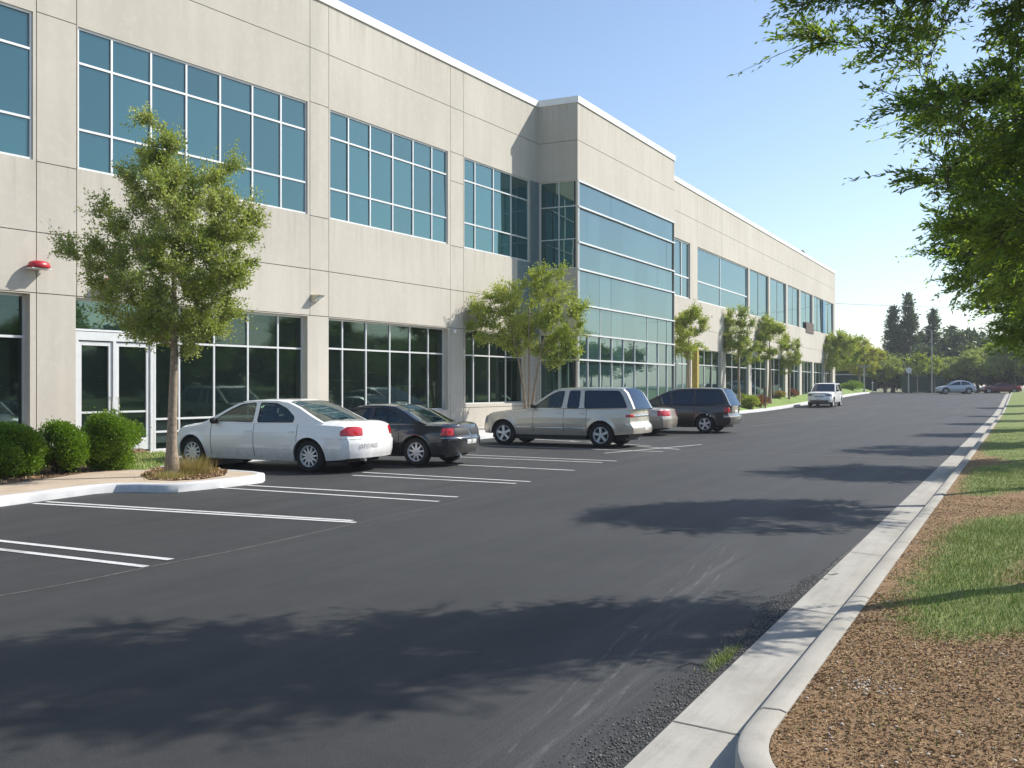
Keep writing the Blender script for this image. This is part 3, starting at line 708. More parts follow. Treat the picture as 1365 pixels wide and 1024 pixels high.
# --- tower front: wall above a curtain wall
wallgrid(WTF, [(.06, WTF.L - .03, -.05, ZT, .12)], [], [(12.62, 0, WTF.L)])
rows = [2.97, 4.1, 5.4, 6.97, 8.15, 9.72]
cw = MB(); a = WTF.a
for r in rows: WTF.box(cw, .06, WTF.L - .02, r - .035, r + .035, -.1, .05)
WTF.box(cw, .06, WTF.L - .02, ZT - .07, ZT - .003, -.1, .03); WTF.box(cw, .06, .13, 0, ZT - .07, -.1, .02)
lowc = [a(x) for x in (784.6, 801, 816.5, 832, 847, 864, 878, 890)]
for c in lowc:
    for z0, z1 in ((.1, 2.92), (3.02, 4.05)): WTF.box(cw, c - .022, c + .022, z0, z1, -.1, -.02)
for c in (a(802), a(864)): WTF.box(cw, c - .015, c + .015, 4.15, 5.35, -.1, -.055)
cwo = cw.build('curtain_wall', M['alu'], bld)
gp = MB(); zz = [0] + rows + [ZT]; xs = [.06] + [a(x) for x in (784.6, 801, 816.5, 832, 847, 864, 878, 890)] + [WTF.L - .03]
for j in range(len(zz) - 1):
    for i in range(len(xs) - 1):
        ta = random.gauss(0, .003); tb2 = random.gauss(0, .002)
        gp.add([WTF.P(xs[i] + .004, -.07 - ta, zz[j] - tb2 * 0), WTF.P(xs[i + 1] - .004, -.07 + ta, zz[j]), WTF.P(xs[i + 1] - .004, -.07 + ta + tb2, zz[j + 1]), WTF.P(xs[i] + .004, -.07 - ta + tb2, zz[j + 1])], [(0, 1, 2, 3)])
gp.build('pane', M['glass_far'], cwo)
bk = MB(); WTF.box(bk, .06, WTF.L - .03, 0, ZT, -.2, -.12); bk.build('glazing_backing', M['black'], bld)
m_ = MB(); m_.add([(*T2, -.1), (*T3, -.1), (*T3, ZR), (*T2, ZR)], [(0, 1, 2, 3)]); m_.build('wall', M['wall'], bld)
# --- far wing
a = WF2.a
op = []; spans = [(899, 920), (930, 997.5), (999.5, 1024.5), (1026.5, 1048), (1050, 1065.5), (1067, 1083), (1084.5, 1097), (1099, 1111)]
spans[0] = (896, 920)
for x0, x1 in spans: op.append((max(a(x0), .1), a(x1), 7.32, 10.86, .14))
lsp = [(896, 921), (931, 961), (967.5, 998), (1002, 1023), (1027, 1047), (1050, 1066), (1069, 1083), (1085, 1098), (1100, 1110)]
for x0, x1 in lsp: op.append((max(a(x0), .1), a(x1), .7, 4.2, .2))
wallgrid(WF2, op, [(a(929.6), 7.3, ZR), (a(929.8), -.1, 4.2), (a(1070), 4.1, 7.3), (a(962), 10.86, ZR)], [(12.5, 0, WF2.L), (5.5, 0, WF2.L)])
for i, (x0, x1) in enumerate(spans):
    aa, bb = max(a(x0), .1), a(x1)
    window(WF2, aa, bb, 7.32, 10.86, [a(910)] if i == 0 else ([a(961.5)] if i == 1 else [(aa + bb) / 2]), [8.65] if i < 2 else [], .11, M['glass_far'], fw=.09 if i < 2 else .06, thin=None if i < 2 else True)
for i, (x0, x1) in enumerate(lsp):
    aa, bb = max(a(x0), .1), a(x1); window(WF2, aa, bb, .7, 4.2, [aa + (bb - aa) * .33, aa + (bb - aa) * .67], [3.2], .16, M['glass_far'] if i < 1 else M['glass_low'], fw=.06)
m_ = MB(); W_ = WF2; W_.box(m_, a(1074), a(1084), 7.0, 8.0, -.02, .06); m_.build('infill_panel', M['brown'], bld)
m_ = MB(); W_.box(m_, a(1097), a(1099.6), 7.4, 10.8, -.12, .03); m_.build('blue_strip', M['blue'], bld)
# yellow column in front of the far glazing
# --- coping, roof and the unseen faces
def coping(pts, name='coping'):
    mb = MB(); P = [np.array(p) for p in pts]; n = len(P); nr = []
    for i in range(n):
        ds = []
        if i > 0: ds.append((P[i] - P[i - 1]) / np.linalg.norm(P[i] - P[i - 1]))
        if i < n - 1: ds.append((P[i + 1] - P[i]) / np.linalg.norm(P[i + 1] - P[i]))
        ns = [np.array([d[1], -d[0]]) for d in ds]; m = sum(ns); m /= np.linalg.norm(m); m = m / max(.3, float(m @ ns[0])); nr.append(m)
    for i in range(n - 1):
        q = []
        for z in (ZR - .24, ZR + .05):
            q += [(*(P[i] + nr[i] * .05), z), (*(P[i + 1] + nr[i + 1] * .05), z), (*(P[i + 1] - nr[i + 1] * .35), z), (*(P[i] - nr[i] * .35), z)]
        mb.hexa(q)
    return mb.build(name, M['coping'], bld)
coping([A0, A1, A2, T1, T2, T3]); coping([F0, F1, (F1[0] - 30, F1[1] + 16)])
Bk = [(-15.4 - 30, 18.35 + 22), (F1[0] - 30, F1[1] + 16)]
ring_ = [A0, A1, A2, T1, T2, T3, F0, F1, Bk[1], Bk[0]]
m_ = MB(); tr = tessellate_polygon([[Vector((*p, 0)) for p in ring_]])
m_.add([(*p, ZR - .35) for p in ring_], [tuple(t) for t in tr]); m_.build('roof', M['groove'], bld)
m_ = MB()
for p, q in ((F1, Bk[1]), (Bk[1], Bk[0]), (Bk[0], A0)): m_.add([(*p, -.2), (*q, -.2), (*q, ZR), (*p, ZR)], [(0, 1, 2, 3)])
m_.build('wall', M['wall'], bld)
# rooms behind the clear glass
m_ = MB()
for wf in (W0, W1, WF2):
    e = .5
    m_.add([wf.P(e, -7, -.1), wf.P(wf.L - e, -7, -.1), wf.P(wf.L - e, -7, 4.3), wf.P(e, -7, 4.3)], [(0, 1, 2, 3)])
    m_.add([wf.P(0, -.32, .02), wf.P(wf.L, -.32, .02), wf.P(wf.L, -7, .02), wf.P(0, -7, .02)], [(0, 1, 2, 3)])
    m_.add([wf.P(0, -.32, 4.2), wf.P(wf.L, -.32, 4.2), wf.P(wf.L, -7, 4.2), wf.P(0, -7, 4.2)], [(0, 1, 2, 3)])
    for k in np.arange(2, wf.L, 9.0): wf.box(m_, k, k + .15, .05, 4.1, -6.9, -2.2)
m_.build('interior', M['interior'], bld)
a = W0.a
for x0, x1, z in [(112, 190, z) for z in (.75, 1.25, 1.62, 2.05)] + [(-20, 35, z) for z in (1.3, 1.8)]: m_ = MB(); W0.box(m_, a(x0), a(x1), z, z + .03, -1.6, -1.1); m_.build('shelf', M['interior_light'], bld)
a = W1.a
for x0, x1, z in ((470, 490, 2.3), (500, 515, 2.0), (470, 490, 1.6), (530, 560, 1.35), (575, 595, 1.8), (540, 550, 2.3)): m_ = MB(); W1.box(m_, a(x0), a(x1), z, z + .03, -2., -1.6); m_.build('shelf', M['interior_light'], bld)

# wall fittings (each its own thing)
def wall_thing(name, label, cat, wf, px, z, group=None):
    q = wf.P(wf.a(px), 0, z); o = empty(name, q, math.atan2(wf.d[1], wf.d[0])); return tag(o, label, cat, group)
def dome_lamp(label, wf, px, z, wd, group):
    t = wall_thing('wall_lamp', label, 'wall lamp', wf, px, z, group)
    mb = MB(); mb.lathe([(.0, .13), (wd * .25, .125), (wd * .42, .09), (wd * .5, .0), (wd * .46, -.04), (0, -.05)], 20)
    v = [(x, y * .8 - .20, zz) for x, y, zz in mb.v]; mb.v = v; mb.build('shade', M['red'], t, 50)
    mb = MB(); mb.box(-.05, .05, -.05, 0.0, -.03, .08); mb.build('bracket', M['alu_grey'], t)
    mb = MB(); mb.box(-wd * .45, wd * .45, -.34, -.06, -.075, -.052); mb.build('lens', M['plate'], t)
dome_lamp('domed red wall lamp on bare concrete at the far left above the dark window', W0, 46, 4.70, .55, 'red domed wall lamps')
dome_lamp('domed red wall lamp half hidden in the left tree above the doors', W0, 142, 4.45, .5, 'red domed wall lamps')
t = wall_thing('flood_light', 'small cream wedge shaped flood light on the pier above the white sedan', 'flood light', W1, 432, 4.62); t.location = W0.P(W0.L - .2, 0, 4.62)
mb = MB(); mb.hexa([(-.15, -.04, -.1), (.12, -.04, -.1), (.12, 0, -.1), (-.15, 0, -.1), (-.16, -.3, .1), (.16, -.3, .1), (.16, 0, .12), (-.16, 0, .12)]); mb.build('housing', M['cream'], t)
mb = MB(); mb.hexa([(-.13, -.06, -.09), (.1, -.06, -.09), (.1, -.05, -.09), (-.13, -.05, -.09), (-.14, -.31, .08), (.14, -.31, .08), (.14, -.3, .08), (-.14, -.3, .08)]); mb.build('lens', M['clearlens'], t)
t = wall_thing('security_camera', 'little white security camera high on the pier behind the dark sedan', 'camera', W1, 603, 3.95)
mb = MB(); mb.lathe([(0, -.09), (.05, -.08), (.065, 0), (.05, .05), (0, .06)], 12, c=(0, -.12, 0)); mb.build('housing', M['coping'], t, 50)
mb = MB(); mb.box(-.025, .025, -.12, 0, .03, .07); mb.build('bracket', M['alu'], t)
# yellow column
p = ray(927, 520); k = (927 - CX) / F; D = 61.2; t = tag(empty('yellow_column', (k * D, D, 0), math.atan2(WF2.d[1], WF2.d[0])), 'yellow painted square column beside the thin tree at the tower corner', 'column')
mb = MB(); mb.box(-.17, .17, -.17, .17, 0, 4.3); mb.build('shaft', M['yellow'], t); mb = MB(); mb.box(-.26, .26, -.26, .26, 0, .35); mb.build('base', M['kerb'], t)
# things on the roof
for dx, h, lb in ((0, .9, 'small dark roof vent at the far end of the roofline, the taller one'), (1.6, .6, 'short dark roof vent at the far end of the roofline, nearer the corner')):
    q = WF2.P(WF2.a(1086) + dx * 3, -1.2, ZR - .36); t = tag(empty('roof_vent', q), lb, 'roof vent', 'vents on the far roof')
    mb = MB(); h *= .5; mb.tube([(0, 0, 0), (0, 0, .6 + h)], .13, 10); mb.build('pipe', M['brown'], t); mb = MB(); mb.tube([(0, 0, .6 + h), (0, 0, .75 + h), (0, 0, .95 + h)], [.24, .23, .08], 12); mb.build('cap', M['brown'], t)

# ------------------------------------------------------------------ vehicles
def smooth_fn(xs, ys, w=.06):
    xs = np.array(xs, float); ys = np.array(ys, float); k = np.linspace(-w, w, 7)
    return lambda x: float(np.mean(np.interp(x + k, xs, ys)))
def build_car(name, label, cat, c, loc, yaw, group=None, scale=1.):
    root = tag(empty(name, loc, yaw), label, cat, group); root.scale = (scale,) * 3
    xr, xf, ar, af, R = c['xr'], c['xf'], c['ar'], c['af'], c['R']; Ra = R + c.get('gap', .05)
    wf_, zt, zs = smooth_fn(*c['w']), smooth_fn(*c['zt']), smooth_fn(*c['zs'], w=.1)
    sill = smooth_fn([xr, xr + .5, ar, af, xf], c['sill'])
    zb_l = c['belt']; cab0, cab1 = c['cab']
    def Y(x, z):
        q = (z - .22) / (zs(x) - .22); y = wf_(x) * (1 - .10 * (q - .58) ** 2 / .34)
        for ax in (ar, af):
            r = math.hypot(x - ax, z - R); y += .022 * math.exp(-((r - Ra) / .06) ** 2)
        y += c.get('crease', .006) * math.exp(-((q - .72) / .05) ** 2)
        return y
    def arch(x):
        z = sill(x)
        for ax in (ar, af):
            if abs(x - ax) < Ra: z = max(z, R + math.sqrt(Ra * Ra - (x - ax) ** 2))
        return z
    def warp(p):
        x, y, z = p; w = wf_(np.clip(x, xr + .1, xf - .1)); f = min(1, abs(y) / w)
        er = np.clip((xr + .40 - x) / .40, 0, 1) ** 1.6; ef = np.clip((x - xf + .55) / .55, 0, 1) ** 1.6
        x += er * (c['rcorner'] * f ** 3.2 + np.interp(z, c['rz'], c['rx'])) - ef * (c['fcorner'] * f ** 2.6 - np.interp(z, c['fz'], c['fx']))
        return (float(x), y, z)
    doors = c['doors']
    st = set(np.round(np.arange(xr, xf + .01, .055), 4)) | {xr, xf}
    for ax in (ar, af):
        for k in range(15): st.add(ax + Ra * .999 * math.cos(math.pi * k / 14))
        st.add(ax - Ra - .003); st.add(ax + Ra + .003)
    for d0, d1 in doors:
        st = {x for x in st if min(abs(x - d0), abs(x - d1)) > .012} | {d0 - .007, d0 + .007, d1 - .007, d1 + .007}
    st = sorted(x for x in st if xr - 1e-6 <= x <= xf + 1e-6); st2 = [st[0]]
    for x in st[1:]:
        if x - st2[-1] > .0035: st2.append(x)
    st = st2; NS = 10; tf = [.99, .965, .92, .82, .6, .3, 0]
    def ring(x):
        z0 = arch(x); z1 = zs(x); z0 = min(z0, z1 - .05); pts = [(Y(x, z0) - .30, z0 + .01), (Y(x, z0) - .035, z0)]
        for q in np.linspace(0, 1, NS): z = z0 + (z1 - z0) * q; pts.append((Y(x, z), z))
        ys = pts[-1][0]; zc = max(zt(x), z1 + .01)
        for f in tf: pts.append((ys * f, z1 + (zc - z1) * (1 - f ** c.get('crown', 7))))
        return pts
    rings = [ring(x) for x in st]; n = len(rings[0])
    parts = {'body': MB(), 'dark': MB()}; dm = [MB() for _ in doors]
    for sgn in (1, -1):
        for i in range(len(st) - 1):
            xm = (st[i] + st[i + 1]) / 2
            for j in range(n - 1):
                a_, b_, c_, d_ = (st[i], *rings[i][j]), (st[i + 1], *rings[i + 1][j]), (st[i + 1], *rings[i + 1][j + 1]), (st[i], *rings[i][j + 1])
                q = [warp((p[0], p[1] * sgn, p[2])) for p in (a_, b_, c_, d_)]
                f = (0, 1, 2, 3) if sgn < 0 else (3, 2, 1, 0); dst = parts['body']; mi = 0
                side = 3 <= j < 2 + NS - 1
                if j < 1: mi = 1
                if side:
                    for k, (d0, d1) in enumerate(doors):
                        if sgn > 0 or True:
                            if abs(xm - d0) < .005 or abs(xm - d1) < .005: dst = None
                            elif d0 < xm < d1: dst = dm[k] if sgn > 0 else parts['body']
                        if dst is None: break
                elif j >= 2 + NS - 1 and cab0 + .12 < xm < cab1 - .12 and j > 2 + NS: mi = 1
                if dst is not None: dst.add(q, [f], mi)
    # end caps
    for e, (x, rg) in enumerate(((st[0], rings[0]), (st[-1], rings[-1]))):
        m_ = 10; sd_ = rg[1:-1] + [(.008, rg[-1][1])]; vs_ = []
        for (y, z) in sd_:
            for k in range(m_ + 1): vs_.append(warp((x, y * (1 - 2 * k / m_), z)))
        fs_ = [(r * (m_ + 1) + k, r * (m_ + 1) + k + 1, (r + 1) * (m_ + 1) + k + 1, (r + 1) * (m_ + 1) + k) for r in range(len(sd_) - 1) for k in range(m_)]
        if e == 0: fs_ = [tuple(reversed(f)) for f in fs_]
        parts['body'].add(vs_, fs_, 0)
    # greenhouse
    k_t = c['tumble']; out = c['outline']; holes = c['holes']
    def CY(x, z, off=0.):
        return wf_(x) * c.get('wb', .945) - k_t * max(0., z - zb_l) + off - c.get('ptap', .0) * max(0, abs(x - c.get('pc', -.4)) - .8)
    pts3 = [[Vector((x, z, 0)) for x, z in out]] + [[Vector((x, z, 0)) for x, z in h] for h, _ in holes]
    tr = tessellate_polygon(pts3); flat = [p for l_ in ([out] + [h for h, _ in holes]) for p in l_]
    for sgn in (1, -1):
        vs_ = [(x, sgn * CY(x, z), z) for x, z in flat]; vi = [(x, sgn * (CY(x, z) - .035), z) for x, z in flat]
        parts['body'].add(vs_, [tuple(t) for t in tr]); parts['body'].add(vi, [tuple(t) for t in tr], 1)
        b = len(out)
        for h, _ in holes:
            L_ = len(h); parts['body'].add([vs_[b + i] for i in range(L_)] + [vi[b + i] for i in range(L_)], [(i, (i + 1) % L_, L_ + (i + 1) % L_, L_ + i) for i in range(L_)], 1); b += L_
    # roof
    rf = c['roof']            # list of (x,z) front -> rear, the top run of the outline
    NR = 8; ys_f = [1, .975, .93, .86, .7, .5, .25, 0]; rise = c.get('rise', .045)
    def roofrow(x, z): 
        y0 = CY(x, z); return [(x, y0 * f, z + rise * (1 - f ** 5)) for f in ys_f] + [(x, -y0 * f, z + rise * (1 - f ** 5)) for f in reversed(ys_f[:-1])]
    rows_ = []
    for i in range(len(rf) - 1):
        for u in np.linspace(0, 1, 4)[:-1]: rows_.append(roofrow(rf[i][0] * (1 - u) + rf[i + 1][0] * u, rf[i][1] * (1 - u) + rf[i + 1][1] * u))
    rows_.append(roofrow(*rf[-1])); w_ = len(rows_[0])
    rv = [p for r in rows_ for p in r]
    rmb = MB(); rmb.add(rv, [(i * w_ + k, i * w_ + k + 1, (i + 1) * w_ + k + 1, (i + 1) * w_ + k) for i in range(len(rows_) - 1) for k in range(w_ - 1)])
    rmb.build('roof', [c['paint']], root, 40)
    body = parts['body'].build('body', [c['paint'], M['cabin']], root, 38)
    for k, d in enumerate(dm):
        dd = d.build('door', [c['paint']], root, 38)
        hx = doors[k][0] + c.get('handle_in', .14); hz = c['handle_z']
        hb = MB(); hb.box(-.075, .075, .0, .022, -.014, .016); hb.v = [(x + hx, y + Y(hx, hz) + .004, z + hz) for x, y, z in hb.v]
        hb.build('handle', c.get('trimmat', c['paint']), dd)
    # screens: along the front and rear edges of the cabin side
    def screen(nm, edge, bow, mat, f0=.96):
        rows2 = []; n_ = len(edge)
        for i, (x, z) in enumerate(edge):
            u = i / (n_ - 1); y0 = CY(x, z) - .01; r = []
            for f in np.linspace(f0, -f0, 13): r.append((x + bow * (1 - abs(f) ** 2.2) * (1 - u * .85), y0 * f, z + rise * (1 - abs(f) ** 5) * u - .006))
            rows2.append(r)
        vs_ = [p for r in rows2 for p in r]
        mesh_obj(nm, vs_, [(i * 13 + k, i * 13 + k + 1, (i + 1) * 13 + k + 1, (i + 1) * 13 + k) for i in range(n_ - 1) for k in range(12)], mat, root, smooth=60)
        for sgn in (1, -1):     # painted border beside the glass
            fb = MB(); vs2 = []
            for i, (x, z) in enumerate(edge):
                u = i / (n_ - 1); y0 = CY(x, z)
                for f in (1.0, (y0 - .01) * (f0 - .006) / y0): vs2.append((x + bow * (1 - min(1, f) ** 2.2) * (1 - u * .85), sgn * y0 * f, z + rise * (1 - f ** 5) * u))
            fb.add(vs2, [(2 * i, 2 * i + 1, 2 * i + 3, 2 * i + 2) for i in range(n_ - 1)])
            fb.build('pillar', [c['paint']], root, 40)
    screen('windshield', c['wind'], c.get('bowf', .12), c['glass'])
    screen('rear_window', c['back'], -c.get('bowr', .10), c.get('rglass', c['glass']), c.get('rf0', .93))
    for h, gm in holes:
        cx_, cz_ = sum(p[0] for p in h) / len(h), sum(p[1] for p in h) / len(h)
        for sgn in (1, -1):
            g_ = [(x, sgn * (CY(x, z) - .016), z) for x, z in h]
            go = mesh_obj('side_window', g_, [tuple(range(len(g_)))], gm or c['glass'], root)
            t_ = MB(); L_ = len(h); inn = []
            for x, z in h:
                vx, vz_ = cx_ - x, cz_ - z; l_ = math.hypot(vx, vz_); inn.append((x + vx / l_ * .022, z + vz_ / l_ * .022))
            t_.add([(x, sgn * (CY(x, z) - .006), z) for x, z in h] + [(x, sgn * (CY(x, z) - .006), z) for x, z in inn], [(i, (i + 1) % L_, L_ + (i + 1) % L_, L_ + i) for i in range(L_)])
            t_.build('weatherstrip', M['black'], go)
    # underside and inner arches
    ub = MB(); ub.box(xr + .35, xf - .35, -.56, .56, .20, .60); ub.box(ar + Ra + .06, af - Ra - .06, -wf_(0) * .88, wf_(0) * .88, .21, .62); ub.box(xr + .25, xr + .9, -.6, .6, .28, .5)
    ub.build('underbody', M['black'], root)
    if not c.get('opaque'):
        for sx, h_ in ((c.get('seat1', .0), .0), (c.get('seat2', -.85), 0.)):
            for sy in (.36, -.36):
                sb = MB()
                for (w0, w1, z0, z1, t0) in ((.23, .20, zb_l - .25, zb_l + .20, .1), (.12, .10, zb_l + .22, zb_l + .36, .07)):
                    sb.hexa([(sx - t0 - .02, sy - w0, z0), (sx + .02, sy - w0, z0), (sx + .02, sy + w0, z0), (sx - t0 - .02, sy + w0, z0), (sx - t0 - .10, sy - w1, z1), (sx - .08, sy - w1, z1), (sx - .08, sy + w1, z1), (sx - t0 - .10, sy + w1, z1)])
                sb.build('seat', M['seat_lt'], root)
    # wheels
    for ax in (af, ar):
        for sgn in (1, -1):
            yw = (wf_(ax) - .13) * sgn
            we = empty('wheel', (ax, yw, R), 0, root)
            tb_ = MB(); hw = .11; tb_.lathe([(R * .66, -hw + .01), (R * .80, -hw), (R * .93, -hw + .012), (R, -hw + .04), (R, hw - .04), (R * .93, hw - .012), (R * .80, hw), (R * .66, hw - .01)], 36, 'y'); tb_.build('tyre', M['rubber'], we, 50)
            rb = MB(); s_ = sgn; rr = R * .67
            rb.lathe([(rr, s_ * (hw - .012)), (rr * .95, s_ * (hw - .004)), (rr * .88, s_ * (hw - .03)), (rr * .86, s_ * .0)], 32, 'y')
            rb.lathe([(0, s_ * (hw - .018)), (rr * .16, s_ * (hw - .02)), (rr * .2, s_ * (hw - .045))], 16, 'y')
            ns = c.get('spokes', 7)
            for k in range(ns):
                th = 2 * math.pi * k / ns + .2; cc, ss = math.cos(th), math.sin(th)
                for r0_, r1_, w0_, w1_ in ((rr * .12, rr * .9, rr * .13, rr * c.get('spw', .10)),):
                    p = []
                    for yy in (hw - .055, hw - .022):
                        for r_, w2 in ((r0_, -w0_), (r1_, -w1_), (r1_, w1_), (r0_, w0_)):
                            p.append((r_ * cc - w2 * ss, s_ * yy * (1.0), r_ * ss + w2 * cc))
                    rb.hexa(p)
            rb.build('rim', M['rim'], we, 40)
            db = MB(); db.lathe([(0, s_ * (hw - .07)), (rr * .87, s_ * (hw - .07))], 24, 'y'); db.build('brake_disc', M['black'], we)
    # surface patches (lamps, plate, bumper strips)
    def surf(end, u, z, off=0.):
        """u<0: run along the flank away from the corner, u>0: along the end face towards the middle"""
        x0 = xr if end < 0 else xf; sg = 1 if end < 0 else -1
        yc = Y(x0, z)
        if u < 0: p = (x0 - u * sg, Y(x0 - u * sg, z), z)
        else: p = (x0, yc - u, z)
        k = np.clip(u / .12 + .5, 0, 1); x, y, zz = warp(p)
        return (x - sg * off * k, y + off * (1 - k), zz)
    def patch(nm, end, u0, u1, zlo, zhi, mat, off=.012, nu=14, sides=(1, -1), parent=None):
        for sgn in sides:
            us = np.linspace(u0, u1, nu); V0 = []; V1 = []
            for u in us:
                a0_, a1_ = (zlo(u) if callable(zlo) else zlo), (zhi(u) if callable(zhi) else zhi)
                for v in np.linspace(0, 1, 5):
                    z = a0_ + (a1_ - a0_) * v; bul = off * (1 - .6 * (2 * v - 1) ** 4)
                    x, y, zz = surf(end, u, z, bul); V0.append((x, sgn * y, zz)); x, y, zz = surf(end, u, z, -.02); V1.append((x, sgn * y, zz))
            g_ = lambda i, j, b=0: b + i * 5 + j; B = nu * 5; fs_ = []
            for i in range(nu - 1):
                for j in range(4): fs_.append((g_(i, j), g_(i + 1, j), g_(i + 1, j + 1), g_(i, j + 1)))
                fs_ += [(g_(i, 0), g_(i + 1, 0), g_(i + 1, 0, B), g_(i, 0, B)), (g_(i, 4), g_(i + 1, 4), g_(i + 1, 4, B), g_(i, 4, B))]
            for j in range(4): fs_ += [(g_(0, j), g_(0, j + 1), g_(0, j + 1, B), g_(0, j, B)), (g_(nu - 1, j), g_(nu - 1, j + 1), g_(nu - 1, j + 1, B), g_(nu - 1, j, B))]
            mesh_obj(nm, V0 + V1, fs_, mat, parent or root, smooth=45)
    for pc in c['patches']: patch(*pc)
    if c.get('moulding'):
        for sgn in (1, -1):
            for x0, x1 in ((ar + Ra + .03, doors[0][1] - .02), (doors[0][1] + .02, doors[1][1] - .02), (doors[1][1] + .02, af - Ra - .03)):
                if x1 - x0 > .05: mq = MB(); mq.tube([(x, sgn * (Y(x, c['moulding']) + .003), c['moulding']) for x in np.linspace(x0, x1, 8)], .016, 6); mq.build('side_moulding', M['chrome'], root, 60)
    # mirrors
    mx, mz = c['mirror']
    for sgn in (1, -1):
        mm = MB(); mm.lathe([(0, -.06), (.06, -.05), (.085, 0), (.07, .05), (0, .06)], 12, 'z'); y_ = CY(mx, mz) + .11
        mm.v = [(x * .75 + mx, sgn * (y_ + y * 1.25), z * 1.1 + mz + .02) for x, y, z in mm.v]
        mm.box(mx - .03, mx + .03, min(sgn * (y_ - .14), sgn * (y_ - .03)), max(sgn * (y_ - .14), sgn * (y_ - .03)), mz - .03, mz + .01)
        mm.build('mirror', c.get('mirmat', M['black']), root, 50)
    ex = MB(); ex.tube([(xr + .12, .45, .27), (xr - .0, .45, .26)], .03, 10); ex.build('exhaust', M['steel'], root, 40)
    root['_c'] = 0; del root['_c']
    return root, surf

def rnd(pts):
    """round the corners of a window outline a little"""
    out = []; n = len(pts)
    for i in range(n):
        p, a_, b_ = np.array(pts[i]), np.array(pts[i - 1]), np.array(pts[(i + 1) % n])
        la, lb = np.linalg.norm(a_ - p), np.linalg.norm(b_ - p); r = min(.05, la * .3, lb * .3)
        p0 = p + (a_ - p) / la * r; p1 = p + (b_ - p) / lb * r
        for u in (0, .5, 1): out.append(tuple((1 - u) ** 2 * p0 + 2 * u * (1 - u) * p + u * u * p1))
    return out
P_white = paint('white_paint', (.90, .90, .89)); P_navy = paint('dark_navy_paint', (.012, .014, .022), .3, .3)
P_silver = paint('silver_paint', (.60, .555, .48), .65, .36); P_char = paint('charcoal_paint', (.05, .047, .045), .55, .36)
P_champ = paint('champagne_paint', (.46, .41, .35), .55, .36); P_blue = paint('pale_blue_paint', (.60, .65, .72), .2, .35)
P_dark2 = paint('black_blue_paint', (.16, .014, .02), .3, .3)
def sedan(pnt, hood=.80, roofz=1.42, **kw):
    rz_ = roofz
    c = dict(paint=pnt, xr=-2.55, xf=2.42, ar=-1.5, af=1.52, R=.325, sill=[.30, .25, .215, .215, .22],
        w=([-2.55, -2.3, -1.5, -.5, 1.2, 2.1, 2.42], [.80, .875, .925, .935, .925, .86, .74]),
        zt=([-2.55, -2.45, -2.2, -1.5, -.5, 1.0, 1.3, 1.9, 2.3, 2.42], [.95, .985, 1.02, 1.03, 1.0, 1.0, .985, .90, hood, .66]),
        zs=([-2.55, -2.4, -1.6, -.4, 1.1, 1.9, 2.42], [.88, .915, .955, .95, .93, .83, .60]),
        belt=.95, cab=(-1.75, 1.25), rcorner=.22, fcorner=.30, rz=[.2, .42, .62, .68, .80, .93, 1.0], rx=[.04, -.03, -.045, -.01, .02, .06, .10], fz=[.2, .4, .55, .62, .7], fx=[-.05, .03, .03, -.02, -.12],
        doors=[(-1.22, -.14), (-.14, .98)], tumble=.43, ptap=.03, rise=.035,
        outline=[(1.28, .93), (1.02, 1.06), (.66, 1.25), (.40, 1.365), (.15, rz_ - .02), (-.2, rz_), (-.6, rz_ - .005), (-.86, rz_ - .04), (-1.15, 1.28), (-1.5, 1.11), (-1.78, .99), (-1.80, .93)],
        wind=[(1.28, .95), (1.02, 1.06), (.66, 1.25), (.40, 1.365), (.33, 1.385)], back=[(-1.78, .985), (-1.5, 1.11), (-1.15, 1.28), (-.86, rz_ - .04)],
        roof=[(.33, 1.385), (.15, rz_ - .02), (-.2, rz_), (-.6, rz_ - .005), (-.86, rz_ - .04)],
        holes=[(rnd([(1.02, .985), (.58, 1.235), (.30, 1.35), (-.06, rz_ - .035), (-.09, .975)]), None), (rnd([(-.19, .975), (-.16, rz_ - .035), (-.58, rz_ - .045), (-.86, 1.27), (-1.10, 1.10), (-1.10, .985)]), None)],
        glass=M['car_glass'], handle_z=.80, mirror=(.86, .98), crown=6)
    tl = lambda u: .74; th = lambda u: .92 - .10 * max(0, -u - .04) / .3 - .03 * max(0, u - .2) / .1
    c['patches'] = [('tail_lamp', -1, -.30, .30, tl, th, M['redlens']), ('headlamp', 1, -.28, .34, .56, lambda u: .68 - .02 * max(0, -u), M['clearlens']),
                    ('bumper_seam', -1, -.35, .775, .665, .672, M['black'], .003), 
                    ('grille', 1, .40, .735, .50, .63, M['black'], .01)]
    c.update(kw); return c
